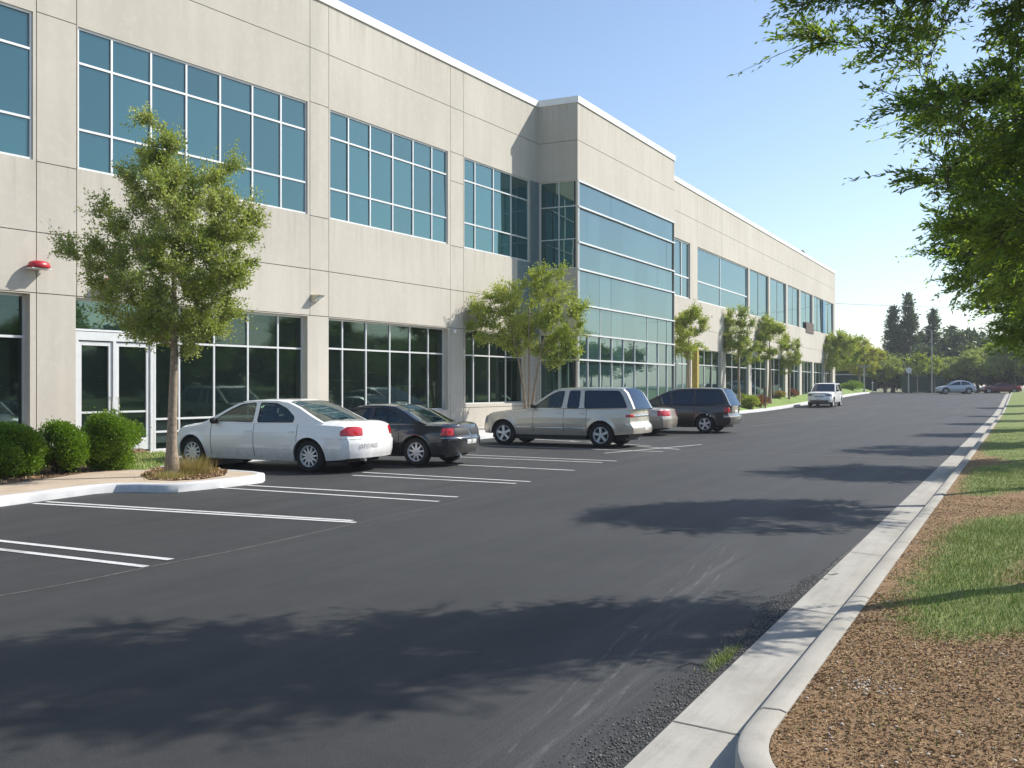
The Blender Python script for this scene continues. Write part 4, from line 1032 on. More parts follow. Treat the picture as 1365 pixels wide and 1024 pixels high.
def wagon(pnt, **kw):
    c = dict(paint=pnt, xr=-2.62, xf=2.48, ar=-1.6, af=1.6, R=.365, gap=.07, sill=[.42, .38, .34, .34, .36],
        w=([-2.62, -2.4, -1.6, 0, 1.4, 2.2, 2.48], [.86, .90, .93, .935, .92, .87, .76]),
        zt=([-2.62, -2.5, 0, .6, .75, 1.4, 2.2, 2.48], [1.16, 1.16, 1.16, 1.15, 1.14, 1.09, .99, .88]),
        zs=([-2.62, -2.4, .4, 1.2, 2.1, 2.48], [1.12, 1.12, 1.12, 1.06, .95, .83]),
        belt=1.12, cab=(-2.6, .75), rcorner=.12, fcorner=.22, rz=[.3, .45, .64, .68, 1.12, 1.2], rx=[.0, -.09, -.09, 0, .03, .05], fz=[.3, .5, .65, .7, .9], fx=[-.02, .04, .04, 0, -.04],
        doors=[(-1.15, -.42), (-.42, .58)], tumble=.30, rise=.035, crown=5, wb=.975,
        outline=[(.80, 1.10), (.45, 1.34), (.10, 1.58), (-.05, 1.67), (-.25, 1.72), (-1.0, 1.745), (-2.0, 1.74), (-2.22, 1.72), (-2.36, 1.6), (-2.50, 1.35), (-2.60, 1.12), (-2.60, 1.10)],
        wind=[(.80, 1.12), (.45, 1.34), (.10, 1.58), (-.05, 1.67)], back=[(-2.60, 1.14), (-2.50, 1.35), (-2.36, 1.6), (-2.24, 1.705)],
        roof=[(-.05, 1.67), (-.25, 1.72), (-1.0, 1.745), (-2.0, 1.74), (-2.24, 1.705)],
        holes=[(rnd([(.62, 1.15), (.05, 1.54), (-.20, 1.655), (-.42, 1.665), (-.36, 1.15)]), None), (rnd([(-.52, 1.15), (-.56, 1.67), (-.92, 1.675), (-.92, 1.15)]), M['car_tint']),
               (rnd([(-1.08, 1.15), (-1.04, 1.675), (-2.12, 1.67), (-2.26, 1.5), (-2.42, 1.17)]), M['car_tint'])],
        glass=M['car_glass'], rglass=M['car_tint'], handle_z=1.0, mirror=(.56, 1.18), spokes=5, spw=.16, bowr=.05, rf0=.88)
    c['patches'] = [('tail_lamp', -1, -.20, .16, .90, .98, M['redlens'], .015), ('headlamp', 1, -.14, .34, .68, .84, M['clearlens']), ('grille', 1, .36, .755, .62, .84, M['black'], .01),
                    ('tailgate_trim', -1, .18, .855, .90, .965, M['chrome'], .012), ('bumper_seam', -1, -.3, .84, .660, .668, M['black'], .003), ('licence_plate', -1, .68, .85, .50, .60, M['plate'], .01)]
    c.update(kw); return c
VD_ = np.array([-math.cos(math.radians(26.5)), math.sin(math.radians(26.5))])
def place(px, py, dirv, ar, half, g=None):
    """centre of a vehicle whose left rear tyre stands at the surveyed point"""
    p = np.array(ray(px, py)); left = np.array([-dirv[1], dirv[0]]); q = p - dirv * ar - left * half
    return (q[0], q[1], gxy(*q)), math.atan2(dirv[1], dirv[0])
# white sedan
d = np.array([-math.cos(math.radians(25)), math.sin(math.radians(25))])
c = sedan(P_white, xf=2.35, spokes=11, spw=.045); loc, yaw = place(410, 630.5, d, -1.5 * 1.05, .93 * 1.05)
car, sf = build_car('white_sedan', 'white four door sedan with red tail lamps parked behind the kerb island tree', 'car', c, loc, yaw, 'cars parked in front of the building', 1.05)
def text_mesh(txt, size, mat, parent, place_fn, name='lettering'):
    cu = bpy.data.curves.new('tmp', 'FONT'); cu.body = txt; cu.size = size; cu.extrude = .001; cu.space_character = 1.25
    to = bpy.data.objects.new('tmp', cu); COL.objects.link(to); dg = bpy.context.evaluated_depsgraph_get()
    me = bpy.data.meshes.new_from_object(to.evaluated_get(dg)); bpy.data.objects.remove(to)
    for v in me.vertices: v.co = Vector(place_fn(*v.co))
    me.materials.append(mat); o = bpy.data.objects.new(name, me); COL.objects.link(o); o.parent = parent; return o
def on_rear(sf, u0, z0, off=.006):
    def f(x, y, z):
        u = u0 + x; zz = z0 + y; p = sf(-1, u, zz, off + .006 + z); return p
    return f
text_mesh('6REIND', .13, M['letters'], car, on_rear(sf, .20, .50))
# dark sedan
c = sedan(P_navy, xr=-2.32, xf=2.2, ar=-1.38, af=1.4, roofz=1.36, spokes=9, spw=.06, doors=[(-.95, -.02), (-.02, 1.02)] , glass=M['car_glass'])
c['w'] = ([-2.32, -2.1, -1.4, 0, 1.2, 2.0, 2.2], [.76, .83, .87, .88, .87, .80, .70])
c['zt'] = ([-2.32, -2.24, -2.0, -1.5, -.5, 1.0, 1.3, 1.9, 2.2], [.93, .965, .99, .98, .96, .96, .94, .84, .66])
c['zs'] = ([-2.32, -2.2, -1.5, -.4, 1.1, 1.8, 2.2], [.86, .90, .92, .91, .89, .80, .60]); c['belt'] = .91
c['outline'] = [(1.22, .89), (.92, 1.05), (.55, 1.24), (.30, 1.32), (.0, 1.355), (-.4, 1.36), (-.72, 1.33), (-1.0, 1.22), (-1.35, 1.04), (-1.6, .95), (-1.6, .89)]
c['wind'] = [(1.22, .92), (.92, 1.05), (.55, 1.24), (.30, 1.32)]; c['back'] = [(-1.58, .955), (-1.35, 1.04), (-1.0, 1.22), (-.72, 1.33)]; c['roof'] = [(.30, 1.32), (.0, 1.355), (-.4, 1.36), (-.72, 1.33)]
c['holes'] = [(rnd([(.95, .94), (.5, 1.21), (.25, 1.28), (-.12, 1.305), (-.10, .94)]), M['car_tint']), (rnd([(-.2, .94), (-.22, 1.305), (-.55, 1.29), (-.80, 1.20), (-.98, 1.05), (-.98, .95)]), None)]
c['cab'] = (-1.6, 1.2); c['mirror'] = (.80, .95)
c['patches'] = [('tail_lamp', -1, -.26, .14, .70, .86, M['redlens']), ('tail_panel', -1, .16, .70, .70, .86, M['black'], .008), ('headlamp', 1, -.22, .3, .55, .66, M['clearlens']), ('bumper_seam', -1, -.3, .73, .640, .655, M['chrome'], .012),
                ('licence_plate', -1, .55, .745, .50, .60, M['plate'], .012), ('grille', 1, .35, .66, .48, .60, M['black'], .01)]
loc, yaw = place(553.5, 622, d, -1.38, .86); build_car('dark_sedan', 'black sedan with red tail lamps parked between the white sedan and the silver wagon', 'car', c, loc, yaw, 'cars parked in front of the building')
# long silver wagon
c = wagon(P_silver, moulding=.56); loc, yaw = place(800, 597, VD_, -1.6, .93)
build_car('silver_suv', 'long silver suv with pale window pillars parked before the multi-stemmed tree', 'car', c, loc, yaw, 'cars parked in front of the building')
# champagne sedan, mostly hidden
c = sedan(P_champ, glass=M['car_tint']); c['patches'][0] = ('tail_lamp', -1, -.34, .42, .72, .92, M['redlens']); loc, yaw = place(851, 581., VD_, -1.5, .92)
build_car('champagne_sedan', 'champagne sedan mostly hidden behind the silver suv, only its tail showing', 'car', c, loc, yaw, 'cars parked in front of the building')
# charcoal minivan
c = wagon(P_char, ar=-1.45, af=1.5, R=.345, xr=-2.45, xf=2.3, sill=[.34, .30, .24, .24, .26], spokes=5, spw=.17, glass=M['car_tint'], gap=.06, handle_z=.93, mirror=(.95, 1.08))
c['w'] = ([-2.45, -2.2, -1.5, 0, 1.4, 2.0, 2.3], [.88, .93, .965, .97, .94, .87, .74])
c['zt'] = ([-2.45, -2.3, 0, .9, 1.1, 1.7, 2.3], [1.09, 1.09, 1.09, 1.07, 1.05, .93, .72]); c['zs'] = ([-2.45, -2.2, .6, 1.3, 2.0, 2.3], [1.05, 1.05, 1.05, .98, .82, .66]); c['belt'] = 1.05
c['outline'] = [(1.2, 1.03), (.75, 1.28), (.30, 1.50), (.0, 1.62), (-.35, 1.69), (-1.2, 1.72), (-1.95, 1.70), (-2.08, 1.66), (-2.22, 1.45), (-2.34, 1.2), (-2.42, 1.05), (-2.42, 1.03)]
c['wind'] = [(1.2, 1.05), (.75, 1.28), (.30, 1.50), (.0, 1.62)]; c['back'] = [(-2.42, 1.06), (-2.34, 1.2), (-2.22, 1.45), (-2.08, 1.66)]; c['roof'] = [(.0, 1.62), (-.35, 1.69), (-1.2, 1.72), (-1.95, 1.70), (-2.08, 1.66)]
c['holes'] = [(rnd([(1.0, 1.08), (.30, 1.44), (-.02, 1.56), (-.12, 1.08)]), M['car_tint']), (rnd([(-.18, 1.08), (-.10, 1.58), (-.4, 1.63), (-1.0, 1.655), (-1.0, 1.08)]), M['car_tint']), (rnd([(-1.06, 1.08), (-1.06, 1.655), (-1.86, 1.65), (-2.02, 1.6), (-2.24, 1.12)]), M['car_tint'])]
c['cab'] = (-2.42, 1.1); c['doors'] = [(-1.02, -.12), (-.12, .92)]; c['opaque'] = True
c['patches'] = [('tail_lamp', -1, -.22, .10, .80, 1.0, M['redlens'], .02), ('headlamp', 1, -.2, .3, .56, .68, M['clearlens']), ('bumper_strip', -1, -.25, .87, .60, .68, P_silver, .02), ('licence_plate', -1, .68, .87, .78, .88, M['plate'], .01), ('grille', 1, .35, .73, .45, .56, M['black'], .01)]
loc, yaw = place(939, 577.5, VD_, -1.45, .97); build_car('charcoal_minivan', 'charcoal minivan with dark tinted windows, last in the parking row', 'car', c, loc, yaw, 'cars parked in front of the building')
# white pickup-like suv coming towards us
p = np.array((ray(1092, 545.5)[0], ray(1092, 545.5)[1])); s_, t_ = w2st(*p); dv = -U; q = p + U * 2.5
c = wagon(P_white, opaque=True, glass=M['car_tint'], R=.36)
c['patches'] = [('headlamp', 1, -.26, .34, .80, .98, M['clearlens'], .02), ('headlamp_bezel', 1, -.05, .22, .84, .94, M['black'], .03), ('tail_lamp', -1, -.2, .16, .86, .98, M['redlens']), ('grille', 1, .45, .755, .72, .80, M['alu_grey'], .01), ('lower_grille', 1, .1, .755, .38, .50, M['black'], .02), ('licence_plate', 1, .62, .755, .55, .64, M['plate'], .02)]
c['zt'] = ([-2.62, -2.5, 0, .6, .75, 1.4, 2.2, 2.48], [1.16, 1.16, 1.16, 1.15, 1.16, 1.14, 1.10, 1.04]); c['zs'] = ([-2.62, -2.4, .4, 1.2, 2.1, 2.48], [1.12, 1.12, 1.12, 1.09, 1.04, .98])
build_car('white_suv', 'white suv facing the camera on the road by the far lawn', 'car', c, (q[0], q[1], gxy(*q)), math.atan2(dv[1], dv[0]), scale=1.08)
# crossover and dark coupe at the end of the road
c = wagon(P_blue, opaque=True, glass=M['car_tint'], xr=-2.15, xf=2.1, ar=-1.25, af=1.3, R=.36, sill=[.36, .32, .26, .26, .3], doors=[(-.85, .0), (.0, .85)])
c['w'] = ([-2.15, -1.9, -1.2, 0, 1.3, 1.8, 2.1], [.78, .87, .92, .91, .90, .83, .66]); c['zt'] = ([-2.15, -2.0, -1, .8, 1.1, 1.8, 2.1], [.98, 1.02, 1.02, 1.0, .99, .88, .70]); c['zs'] = ([-2.15, -1.9, .6, 1.3, 1.8, 2.1], [.93, .98, .97, .92, .80, .62]); c['belt'] = .98
c['outline'] = [(1.12, .96), (.7, 1.2), (.35, 1.38), (.0, 1.49), (-.4, 1.53), (-.9, 1.50), (-1.3, 1.42), (-1.62, 1.25), (-1.9, 1.0), (-1.9, .96)]
c['wind'] = [(1.12, .98), (.7, 1.2), (.35, 1.38), (.2, 1.43)]; c['back'] = [(-1.88, 1.0), (-1.62, 1.25), (-1.3, 1.42)]; c['roof'] = [(.2, 1.43), (.0, 1.49), (-.4, 1.53), (-.9, 1.50), (-1.3, 1.42)]
c['holes'] = [(rnd([(.9, 1.02), (.3, 1.34), (-.02, 1.43), (-.35, 1.45), (-.35, 1.02)]), M['car_tint']), (rnd([(-.45, 1.02), (-.45, 1.45), (-.9, 1.42), (-1.3, 1.3), (-1.5, 1.1)]), M['car_tint'])]
c['cab'] = (-1.9, 1.1); c['mirror'] = (.85, 1.04); c['patches'] = [('tail_lamp', -1, -.3, .1, .78, .90, M['redlens']), ('headlamp', 1, -.2, .3, .62, .72, M['clearlens']), ('grille', 1, .34, .65, .45, .56, M['black'])]
D = 112.; q = ((1273 - CX) / F * D, D); dv = np.array([-.995, .1])
build_car('blue_crossover', 'small pale blue crossover crossing the far end of the road', 'car', c, (q[0], q[1], gxy(*q)), math.atan2(dv[1], dv[0]), scale=.98)
c = sedan(P_dark2, opaque=True, glass=M['car_tint'], roofz=1.30); D = 119.; q = ((1333 - CX) / F * D, D); dv = np.array([-.97, .24])
c['outline'] = [(1.1, .93), (.66, 1.12), (.40, 1.22), (.15, 1.27), (-.2, 1.29), (-.6, 1.28), (-.86, 1.24), (-1.15, 1.16), (-1.5, 1.05), (-1.78, .99), (-1.80, .93)]
c['wind'] = [(1.1, .95), (.66, 1.12), (.40, 1.22)]; c['back'] = [(-1.78, .985), (-1.5, 1.05), (-1.15, 1.16), (-.86, 1.24)]; c['roof'] = [(.40, 1.22), (.15, 1.27), (-.2, 1.29), (-.6, 1.28), (-.86, 1.24)]
c['holes'] = [(rnd([(.9, .985), (.4, 1.17), (-.06, 1.24), (-.09, .975)]), M['car_tint']), (rnd([(-.19, .975), (-.16, 1.24), (-.6, 1.23), (-1.10, 1.08), (-1.2, .985)]), M['car_tint'])]
c['patches'][0] = ('tail_lamp', -1, -.75, .5, .72, .88, M['redlens'])
build_car('dark_coupe', 'low dark red coupe with long red tail lamp at the road end', 'car', c, (q[0], q[1], gxy(*q)), math.atan2(dv[1], dv[0]), scale=.92)

# ------------------------------------------------------------------ vegetation
def leaf_mesh(P, Dv, L, Wd, r):
    n = len(P); Dv = Dv / (np.linalg.norm(Dv, axis=1)[:, None] + 1e-9); Rn = r.normal(size=(n, 3)); S = np.cross(Dv, Rn); S /= (np.linalg.norm(S, axis=1)[:, None] + 1e-9)
    l_ = (L * r.uniform(.6, 1.25, n))[:, None]; w_ = (Wd * r.uniform(.7, 1.2, n))[:, None]; up = np.cross(S, Dv) * l_ * .12
    V3 = np.stack([P, P + Dv * l_ * .45 + S * w_ - up, P + Dv * l_, P + Dv * l_ * .45 - S * w_ - up], 1).reshape(-1, 3)
    return V3, np.arange(4 * n).reshape(-1, 4)
def tree(name, loc, seed, H, ell, nclump, cr, ntw, lpt, L, Wd, trunk_r, leafmat, barkmat, z0=1.8, droop=.0, stems=1, stem_spread=.0, label=None, group=None, cat='tree', upb=.25, lean=(0, 0), fork=.35, twigvis=True, sub=None, flat=1.):
    """ell: ellipsoids (cx,cy,cz,rx,ry,rz) of the crown relative to the foot"""
    r = np.random.default_rng(seed); E = np.array(ell, float); vol = (E[:, 3] * E[:, 4] * E[:, 5]) ** .72; pr = vol / vol.sum()
    root = tag(empty(name, loc), label, cat, group); tb_ = MB()
    tops = []
    for s_ in range(stems):
        an = 6.28 * s_ / stems + .5; sp = stem_spread * (0 if stems == 1 else 1)
        top = np.array([lean[0] + math.cos(an) * sp * 3., lean[1] + math.sin(an) * sp * 3., H * .72]); pts = []; rad = []
        base = np.array([math.cos(an) * sp * .35, math.sin(an) * sp * .35, -.05])
        for u in np.linspace(0, 1, 9):
            p = base * (1 - u) + top * u + np.array([math.sin(u * 5 + seed + s_), math.cos(u * 4 + seed + s_), 0]) * .035 * H * .12 * (1 if u > 0 else 0)
            if stems > 1: p[:2] = base[:2] * (1 - u) ** 1 + top[:2] * u ** 1.7
            pts.append(p); fl = 1 + .55 * max(0, 1 - u * 12); rad.append(trunk_r / math.sqrt(stems) * (1 - .82 * u) * fl)
        tb_.tube(pts, rad, 10); tops.append((pts, rad))
    cl = []
    for i in range(nclump):
        e = E[r.choice(len(E), p=pr)]; v = r.normal(size=3); v /= np.linalg.norm(v); q = e[:3] + v * e[3:] * r.uniform(.25, 1) ** .5; cl.append(q)
    LP = []; LD = []
    SK = []                                     # skeleton points limbs may start from: (pos, radius)
    for pts, rad in tops:
        for k in range(len(pts) - 1):
            for f in (0, .33, .66):
                p = pts[k] * (1 - f) + pts[k + 1] * f
                if p[2] >= z0 * .8: SK.append((p, rad[k] * (1 - f) + rad[k + 1] * f))
    ax = lambda q: np.hypot(q[0] - lean[0] * .5, q[1] - lean[1] * .5) + .45 * abs(q[2] - z0)
    cl.sort(key=ax)
    for q in cl:
        SP = np.array([p for p, _ in SK]); dist = np.linalg.norm(SP - q, axis=1) + 1.6 * np.maximum(0, SP[:, 2] - q[2] + .22 * np.hypot(SP[:, 0] - q[0], SP[:, 1] - q[1]))
        j = int(np.argmin(dist)); st_, pr0 = SK[j]; ln0 = np.linalg.norm(q - st_)
        mid = (st_ + q) / 2 + np.array([0, 0, .10 * ln0 * (1 - droop)]) + r.normal(size=3) * .07 * ln0
        us = np.linspace(0, 1, 6); bz = [(1 - u) ** 2 * st_ + 2 * u * (1 - u) * mid + u * u * q for u in us]; r0_ = min(pr0 * .7, .008 + .013 * ln0) * (trunk_r / .115) ** .5
        rr_ = [r0_ * (1 - .75 * u) + .002 for u in us]; tb_.tube(bz, rr_, 5, cap=False)
        for k in range(2, 6): SK.append((bz[k], rr_[k]))
        outw = q - np.array([0, 0, q[2] * .55]); outw /= (np.linalg.norm(outw) + 1e-9); c_ = cr * r.uniform(.7, 1.3)
        along = q - st_; along /= (ln0 + 1e-9)
        for t_ in range(ntw):
            u0 = r.uniform(.35, 1.0) if ln0 > c_ else r.uniform(0, 1); o_ = (1 - u0) ** 2 * st_ + 2 * u0 * (1 - u0) * mid + u0 * u0 * q
            dv = r.normal(size=3); dv /= np.linalg.norm(dv); dv = dv + outw * .4 + along * .45 + np.array([0, 0, upb]); dv[2] *= flat; dv /= np.linalg.norm(dv)
            ln = c_ * r.uniform(.5, 1.3); uu = np.linspace(0, 1, 4); cv = r.normal(size=3) * .12 * ln; tw = [o_ + dv * ln * u + cv * u * u + np.array([0, 0, -droop * ln * u * u]) for u in uu]
            if twigvis: tb_.tube(tw, [.005, .004, .003, .0015], 3, cap=False)
            u = r.uniform(.10, 1.05, lpt)
            if droop > 0: base = o_ + dv * ln * u[:, None] + cv * (u * u)[:, None] + np.stack([0 * u, 0 * u, -droop * ln * u * u], 1) + r.normal(size=(lpt, 3)) * c_ * .045
            else: base = o_ + dv * ln * u[:, None] + cv * (u * u)[:, None] + r.normal(size=(lpt, 3)) * c_ * (.13 if sub is None else sub)
            td = dv + np.array([0, 0, -droop * .9]); LP.append(base); LD.append(td * (1.3 if droop > 0 else .8) + r.normal(size=(lpt, 3)) * .6)
    tb_.build('trunk', barkmat, root, 60)
    V3, Fq = leaf_mesh(np.concatenate(LP), np.concatenate(LD), L, Wd, r); fast_mesh('crown', V3, Fq, leafmat, root)
    return root
def copy_tree(o, loc, rz, sc, label=None, group=None, name=None):
    n = o.copy(); COL.objects.link(n); n.location = loc; n.rotation_euler = (0, 0, rz); n.scale = (sc[0], sc[0], sc[1]) if hasattr(sc, '__len__') else (sc,) * 3
    if label: n['label'] = label
    if group: n['group'] = group
    for ch in list(o.children):
        c_ = ch.copy(); COL.objects.link(c_); c_.parent = n
    return n
# left tree in the kerb island
x, y = ray(230, 634, .15)
tree('street_tree', (x, y, .14), 11, 6.7, [(-.2, 0, 3.55, 1.6, 1.2, .85), (.15, 0, 4.75, 1.4, 1.2, 1.05), (.15, 0, 2.95, 1.25, 1.0, .55), (.2, 0, 5.5, .55, .6, .55), (.1, 0, 3.9, 1.55, 1.2, .9), (-.55, 0, 5.7, .58, .6, .72), (-.3, 0, 6.1, .45, .45, .5), (-.2, 0, 6.2, .3, .3, .35), (.9, 0, 5.6, .42, .5, .75), (-1.6, 0, 4.1, .42, .5, .5), (1.4, 0, 4.5, .4, .5, .5), (.1, 0, 2.55, .9, .8, .35), (1.2, 0, 5.0, .3, .4, .4), (-1.35, 0, 4.9, .25, .3, .25), (.3, 0, 5.8, .35, .4, .3)], 265, .29, 15, 20, .058, .0165, .105, M['leaf_a'], M['bark'],
     z0=2.2, upb=.35, label='green leafy tree with a straight pale trunk in the kerb island beside the white sedan', group='trees in front of the building')
# multi-stemmed tree behind the silver wagon
def at_t(px, t, z=.13):
    k = (px - CX) / F; D = (t - .531 * .8886 + 4.668 * .4586) / (.4586 - k * .8886); return (k * D, D, gxy(k * D, D) + z)
tree('street_tree', at_t(705, 15.9), 5, 6.6, [(-1.3, 0, 4.3, 1.3, 1.3, 1.2), (0, 0, 4.9, 1.3, 1.2, 1.3), (1.3, 0, 4.4, 1.2, 1.2, 1.4), (0, 0, 4.5, 1.9, 1.4, 1.4), (.6, 0, 5.9, .9, .8, .8), (1.0, 0, 3.3, 1.2, 1., .8), (-.4, 0, 3.4, .9, .9, .6)], 130, .40, 15, 17, .09, .028, .17, M['leaf_b'], M['bark'],
     z0=1.7, stems=6, stem_spread=.36, upb=.3, label='multi-stemmed yellow green tree standing behind the silver suv', group='trees in front of the building')
t3 = tree('street_tree', at_t(918, 15.9), 8, 6.5, [(0, 0, 4.5, 1.1, 1.1, 1.5), (.5, 0, 5.7, .8, .7, .8), (-.5, 0, 5.4, .7, .7, .7)], 60, .40, 14, 15, .10, .034, .15, M['leaf_b'], M['bark'], z0=2.4, upb=.4,
     label='thin upright tree in front of the yellow column at the tower corner', group='trees in front of the building')
t4 = tree('street_tree', at_t(985, 16.2), 21, 7.6, [(0, 0, 5.0, 1.35, 1.3, 1.7), (-.2, 0, 6.5, .9, .9, .9), (.7, 0, 4.0, .9, .8, .9)], 66, .42, 14, 14, .12, .038, .13, M['leaf_a'], M['bark'], z0=2.8, upb=.4,
     label='airy tree whose crown hides the first pier right of the yellow column', group='trees in front of the building')
copy_tree(t3, at_t(1026, 16.2), 1.9, (1.15, 1.12), 'sparse slim tree in front of the far wing, by the red shrub')
copy_tree(t4, at_t(1052, 16.4), 2.6, (.8, .78), 'small thin tree hugging the far wing wall left of the golden trees')
# golden trees at the far end
gld = tree('golden_tree', at_t(1106, 16.6), 33, 7., [(-.6, 0, 4.3, 2.9, 2.5, 2.3), (1.4, 0, 4.8, 2.5, 2.2, 1.9)], 110, .6, 13, 16, .17, .06, .16, M['leaf_b'], M['bark'], z0=1.6, upb=.3,
     label='bushy green tree behind the white suv, nearest of the far rounded trees', group='rounded trees at the far end')
g2 = tree('golden_tree', at_t(1146, 17.5), 35, 7., [(0, 0, 4.3, 3.2, 2.7, 2.3), (-1.2, 0, 5.0, 2.3, 2.0, 1.7)], 110, .6, 13, 16, .18, .065, .16, M['leaf_gold'], M['bark'], z0=1.6, upb=.3,
     label='golden green rounded tree behind the grey lamp post', group='rounded trees at the far end')
copy_tree(g2, at_t(1178, 19.5), 2., (.8, .86), 'yellow tree right of the lamp post, farthest of the rounded trees')
for px, t_, h, lb in ((1196, 17, .55, 'small yellow leaved sapling beside the far conifers'),): copy_tree(g2, at_t(px, t_), 1., h, lb, 'young trees at the road end', 'sapling')
def at_D(px, D, z=None): q = ((px - CX) / F * D, D); return (q[0], q[1], (gxy(*q) if z is None else z) - .03)
sap = tree('young_tree', at_D(1223, 118), 41, 4.6, [(0, 0, 3.6, 1.2, 1.1, 1.0)], 20, .5, 11, 12, .2, .07, .07, M['leaf_b'], M['bark'], z0=1.9, label='young round headed tree left of the tall pole at the road end', group='young trees at the road end')
copy_tree(sap, at_D(1246, 121), 2., (.75, .95), 'young thin tree right behind the tall pole at the road end')
# near row on the verge, trunks just beyond the frame
n1 = tree('verge_tree', (4.8, 8.25, .25), 51, 6.6, [(-1.0, .9, 5.0, 1.35, .7, .32), (-.75, .8, 5.7, 1.1, .7, .3), (-.35, .7, 4.15, 1.1, .7, .28), (-.45, .8, 3.55, .85, .6, .22), (-.25, .8, 3.0, .75, .6, .2), (.35, .7, 4.3, .75, .8, 1.3), (-.2, .45, 6.3, 1.8, .9, .4), (.3, .4, 5.6, 1.2, .9, .5), (.3, .7, 3.3, .7, .8, .7)], 215, .42, 15, 26, .070, .0115, .13, M['leaf_c'], M['bark_dark'],
     z0=2.2, droop=.22, upb=.12, flat=.55, label='nearest tree of the right verge, its feathery branches reaching over the top right corner', group='trees along the right verge')
n2 = tree('verge_tree', (8.55, 15.9, .45), 52, 6.0, [(0, 0, 4.2, 1.4, 1.7, 1.1), (-.5, 0, 4.9, 1.0, 1.2, .35), (.3, 0, 5.3, 1.1, 1.3, .5), (-.3, 0, 3.1, 1.2, 1.4, .5), (-.9, .3, 3.6, .9, 1.0, .3)], 150, .46, 15, 24, .082, .0155, .14, M['leaf_c'], M['bark_dark'],
     z0=1.7, droop=.3, upb=.1, flat=.6, label='second tree of the right verge, its crown lower and behind the nearest', group='trees along the right verge')
ords = ['third', 'fourth', 'fifth', 'sixth', 'seventh', 'eighth']
for i, s_ in enumerate((21.5, 29.5, 39, 51, 65, 82)):
    q = st2w(s_, -2.3 - .02 * s_); copy_tree(n2, (q[0], q[1], float(gz(s_)) + .2), 1.3 + i * 1.7, ((1.4, 1.3, 1.05, 1.0, 1.0, 1.1)[i], (.92, .95, .85, .85, .85, .9)[i]), ords[i] + ' tree from the camera in the row along the right verge')
# woodland and hedges beyond the end of the road
def conifer(name, loc, seed, H, r0_, n, L, Wd, mat, label, group):
    r = np.random.default_rng(seed); root = tag(empty(name, loc), label, 'tree', group); tb_ = MB(); tb_.tube([(0, 0, -.1), (0, 0, H * .5), (0, 0, H * .98)], [.26, .16, .03], 8); LP = []; LD = []
    for i in range(n):
        u = r.uniform(.06, 1) ; z = H * u; rr = r0_ * (1 - u) ** .75 * r.uniform(.55, 1.12) + .2; an = r.uniform(0, 6.28); e = np.array([math.cos(an) * rr, math.sin(an) * rr, z - rr * .15 + r.uniform(-.2, .5)])
        b = np.array([0, 0, z]); tb_.tube([b, (b + e) / 2 + np.array([0, 0, .1]), e], [.04, .025, .01], 3, cap=False); k = int(6 + 26 * rr / r0_)
        f = r.uniform(.25, 1.08, k)[:, None]; LP.append(b * (1 - f) + e * f + r.normal(size=(k, 3)) * .22); LD.append(np.tile((e - b) * .6 + np.array([0, 0, .5]), (k, 1)) + r.normal(size=(k, 3)) * .5)
    tb_.build('trunk', M['bark_dark'], root, 60); V3, Fq = leaf_mesh(np.concatenate(LP), np.concatenate(LD), L, Wd, r); fast_mesh('crown', V3, Fq, mat, root); return root
cf = conifer('conifer', at_D(1211, 150), 61, 14.4, 2.4, 330, .5, .12, M['leaf_dark'], 'tallest dark conifer rising above the trees at the end of the road', 'conifers beyond the road end')
copy_tree(cf, at_D(1191, 150), 2., (1.0, .87), 'dark conifer just left of the tallest one'); copy_tree(cf, at_D(1244, 152), 4., (.95, .85), 'dark conifer right of the tall pole')
copy_tree(cf, at_D(1228, 162), 1., (1.0, .66), 'low dark conifer between the two taller ones'); copy_tree(cf, at_D(1268, 158), 5., (1.3, .70), 'broad dark conifer behind the pale blue crossover')
wd = tree('evergreen_tree', at_D(1285, 142), 71, 9.5, [(0, 0, 4.6, 4.6, 4.2, 3.9), (1.5, 0, 6.5, 3., 3., 2.4), (-2, 0, 3.0, 3., 3., 2.6)], 95, 1.1, 12, 15, .42, .15, .3, M['leaf_dark'], M['bark_dark'], z0=.8, label='big dark evergreen right behind the pale blue crossover', group='evergreens closing the road end')
labs = ['dark evergreen behind the two young trees', 'dark evergreen left of the conifers', 'dark evergreen above the dark red coupe', 'dark evergreen at the right edge behind the dark red coupe', 'dark evergreen low behind the golden trees', 'farther dark evergreen between coupe and crossover']
for (px, D, sc, ra), lb in zip(((1238, 140, (.85, .74), 1.), (1190, 138, (.8, .62), 2.), (1325, 136, (.95, .8), 3.), (1372, 132, (1.05, .85), 4.), (1150, 150, (.9, .7), 5.), (1303, 155, (1.1, 1.0), 2.4)), labs): copy_tree(wd, at_D(px, D), ra, sc, lb)
# trees across the verge that the glass mirrors
refl = tree('park_tree', (*st2w(8, -19), .3), 81, 7.5, [(0, 0, 4.6, 2.8, 2.8, 2.2), (.8, 0, 5.8, 1.9, 1.8, 1.4)], 55, .9, 12, 14, .24, .09, .2, M['leaf_a'], M['bark_dark'], z0=1.6, label='tree of the park side, mirrored in the ground floor glass', group='trees mirrored in the glass')
for i in range(30):
    s_ = -24 + i * 5.1 + 1.5 * math.sin(i * 3.3); t_ = -17 - 5 * (i % 2) + 1.5 * math.sin(i * 1.9); q = st2w(s_, t_)
    if abs(s_ - 8) > 2.5: copy_tree(refl, (q[0], q[1], float(gz(s_)) + .1), s_ * 1.3, (1.0 + .2 * math.sin(i * 2.1), .92 + .14 * math.sin(i * 1.3)))
for i in range(16):
    s_ = -30 + i * 9.5; q = st2w(s_, -38 - 4 * (i % 2)); copy_tree(wd, (q[0], q[1], float(gz(s_))), s_ * .7, (1.1, .72 + .1 * math.sin(i * 2.7)), 'distant evergreen of the park side, mirrored in the glass', 'evergreens mirrored in the glass')
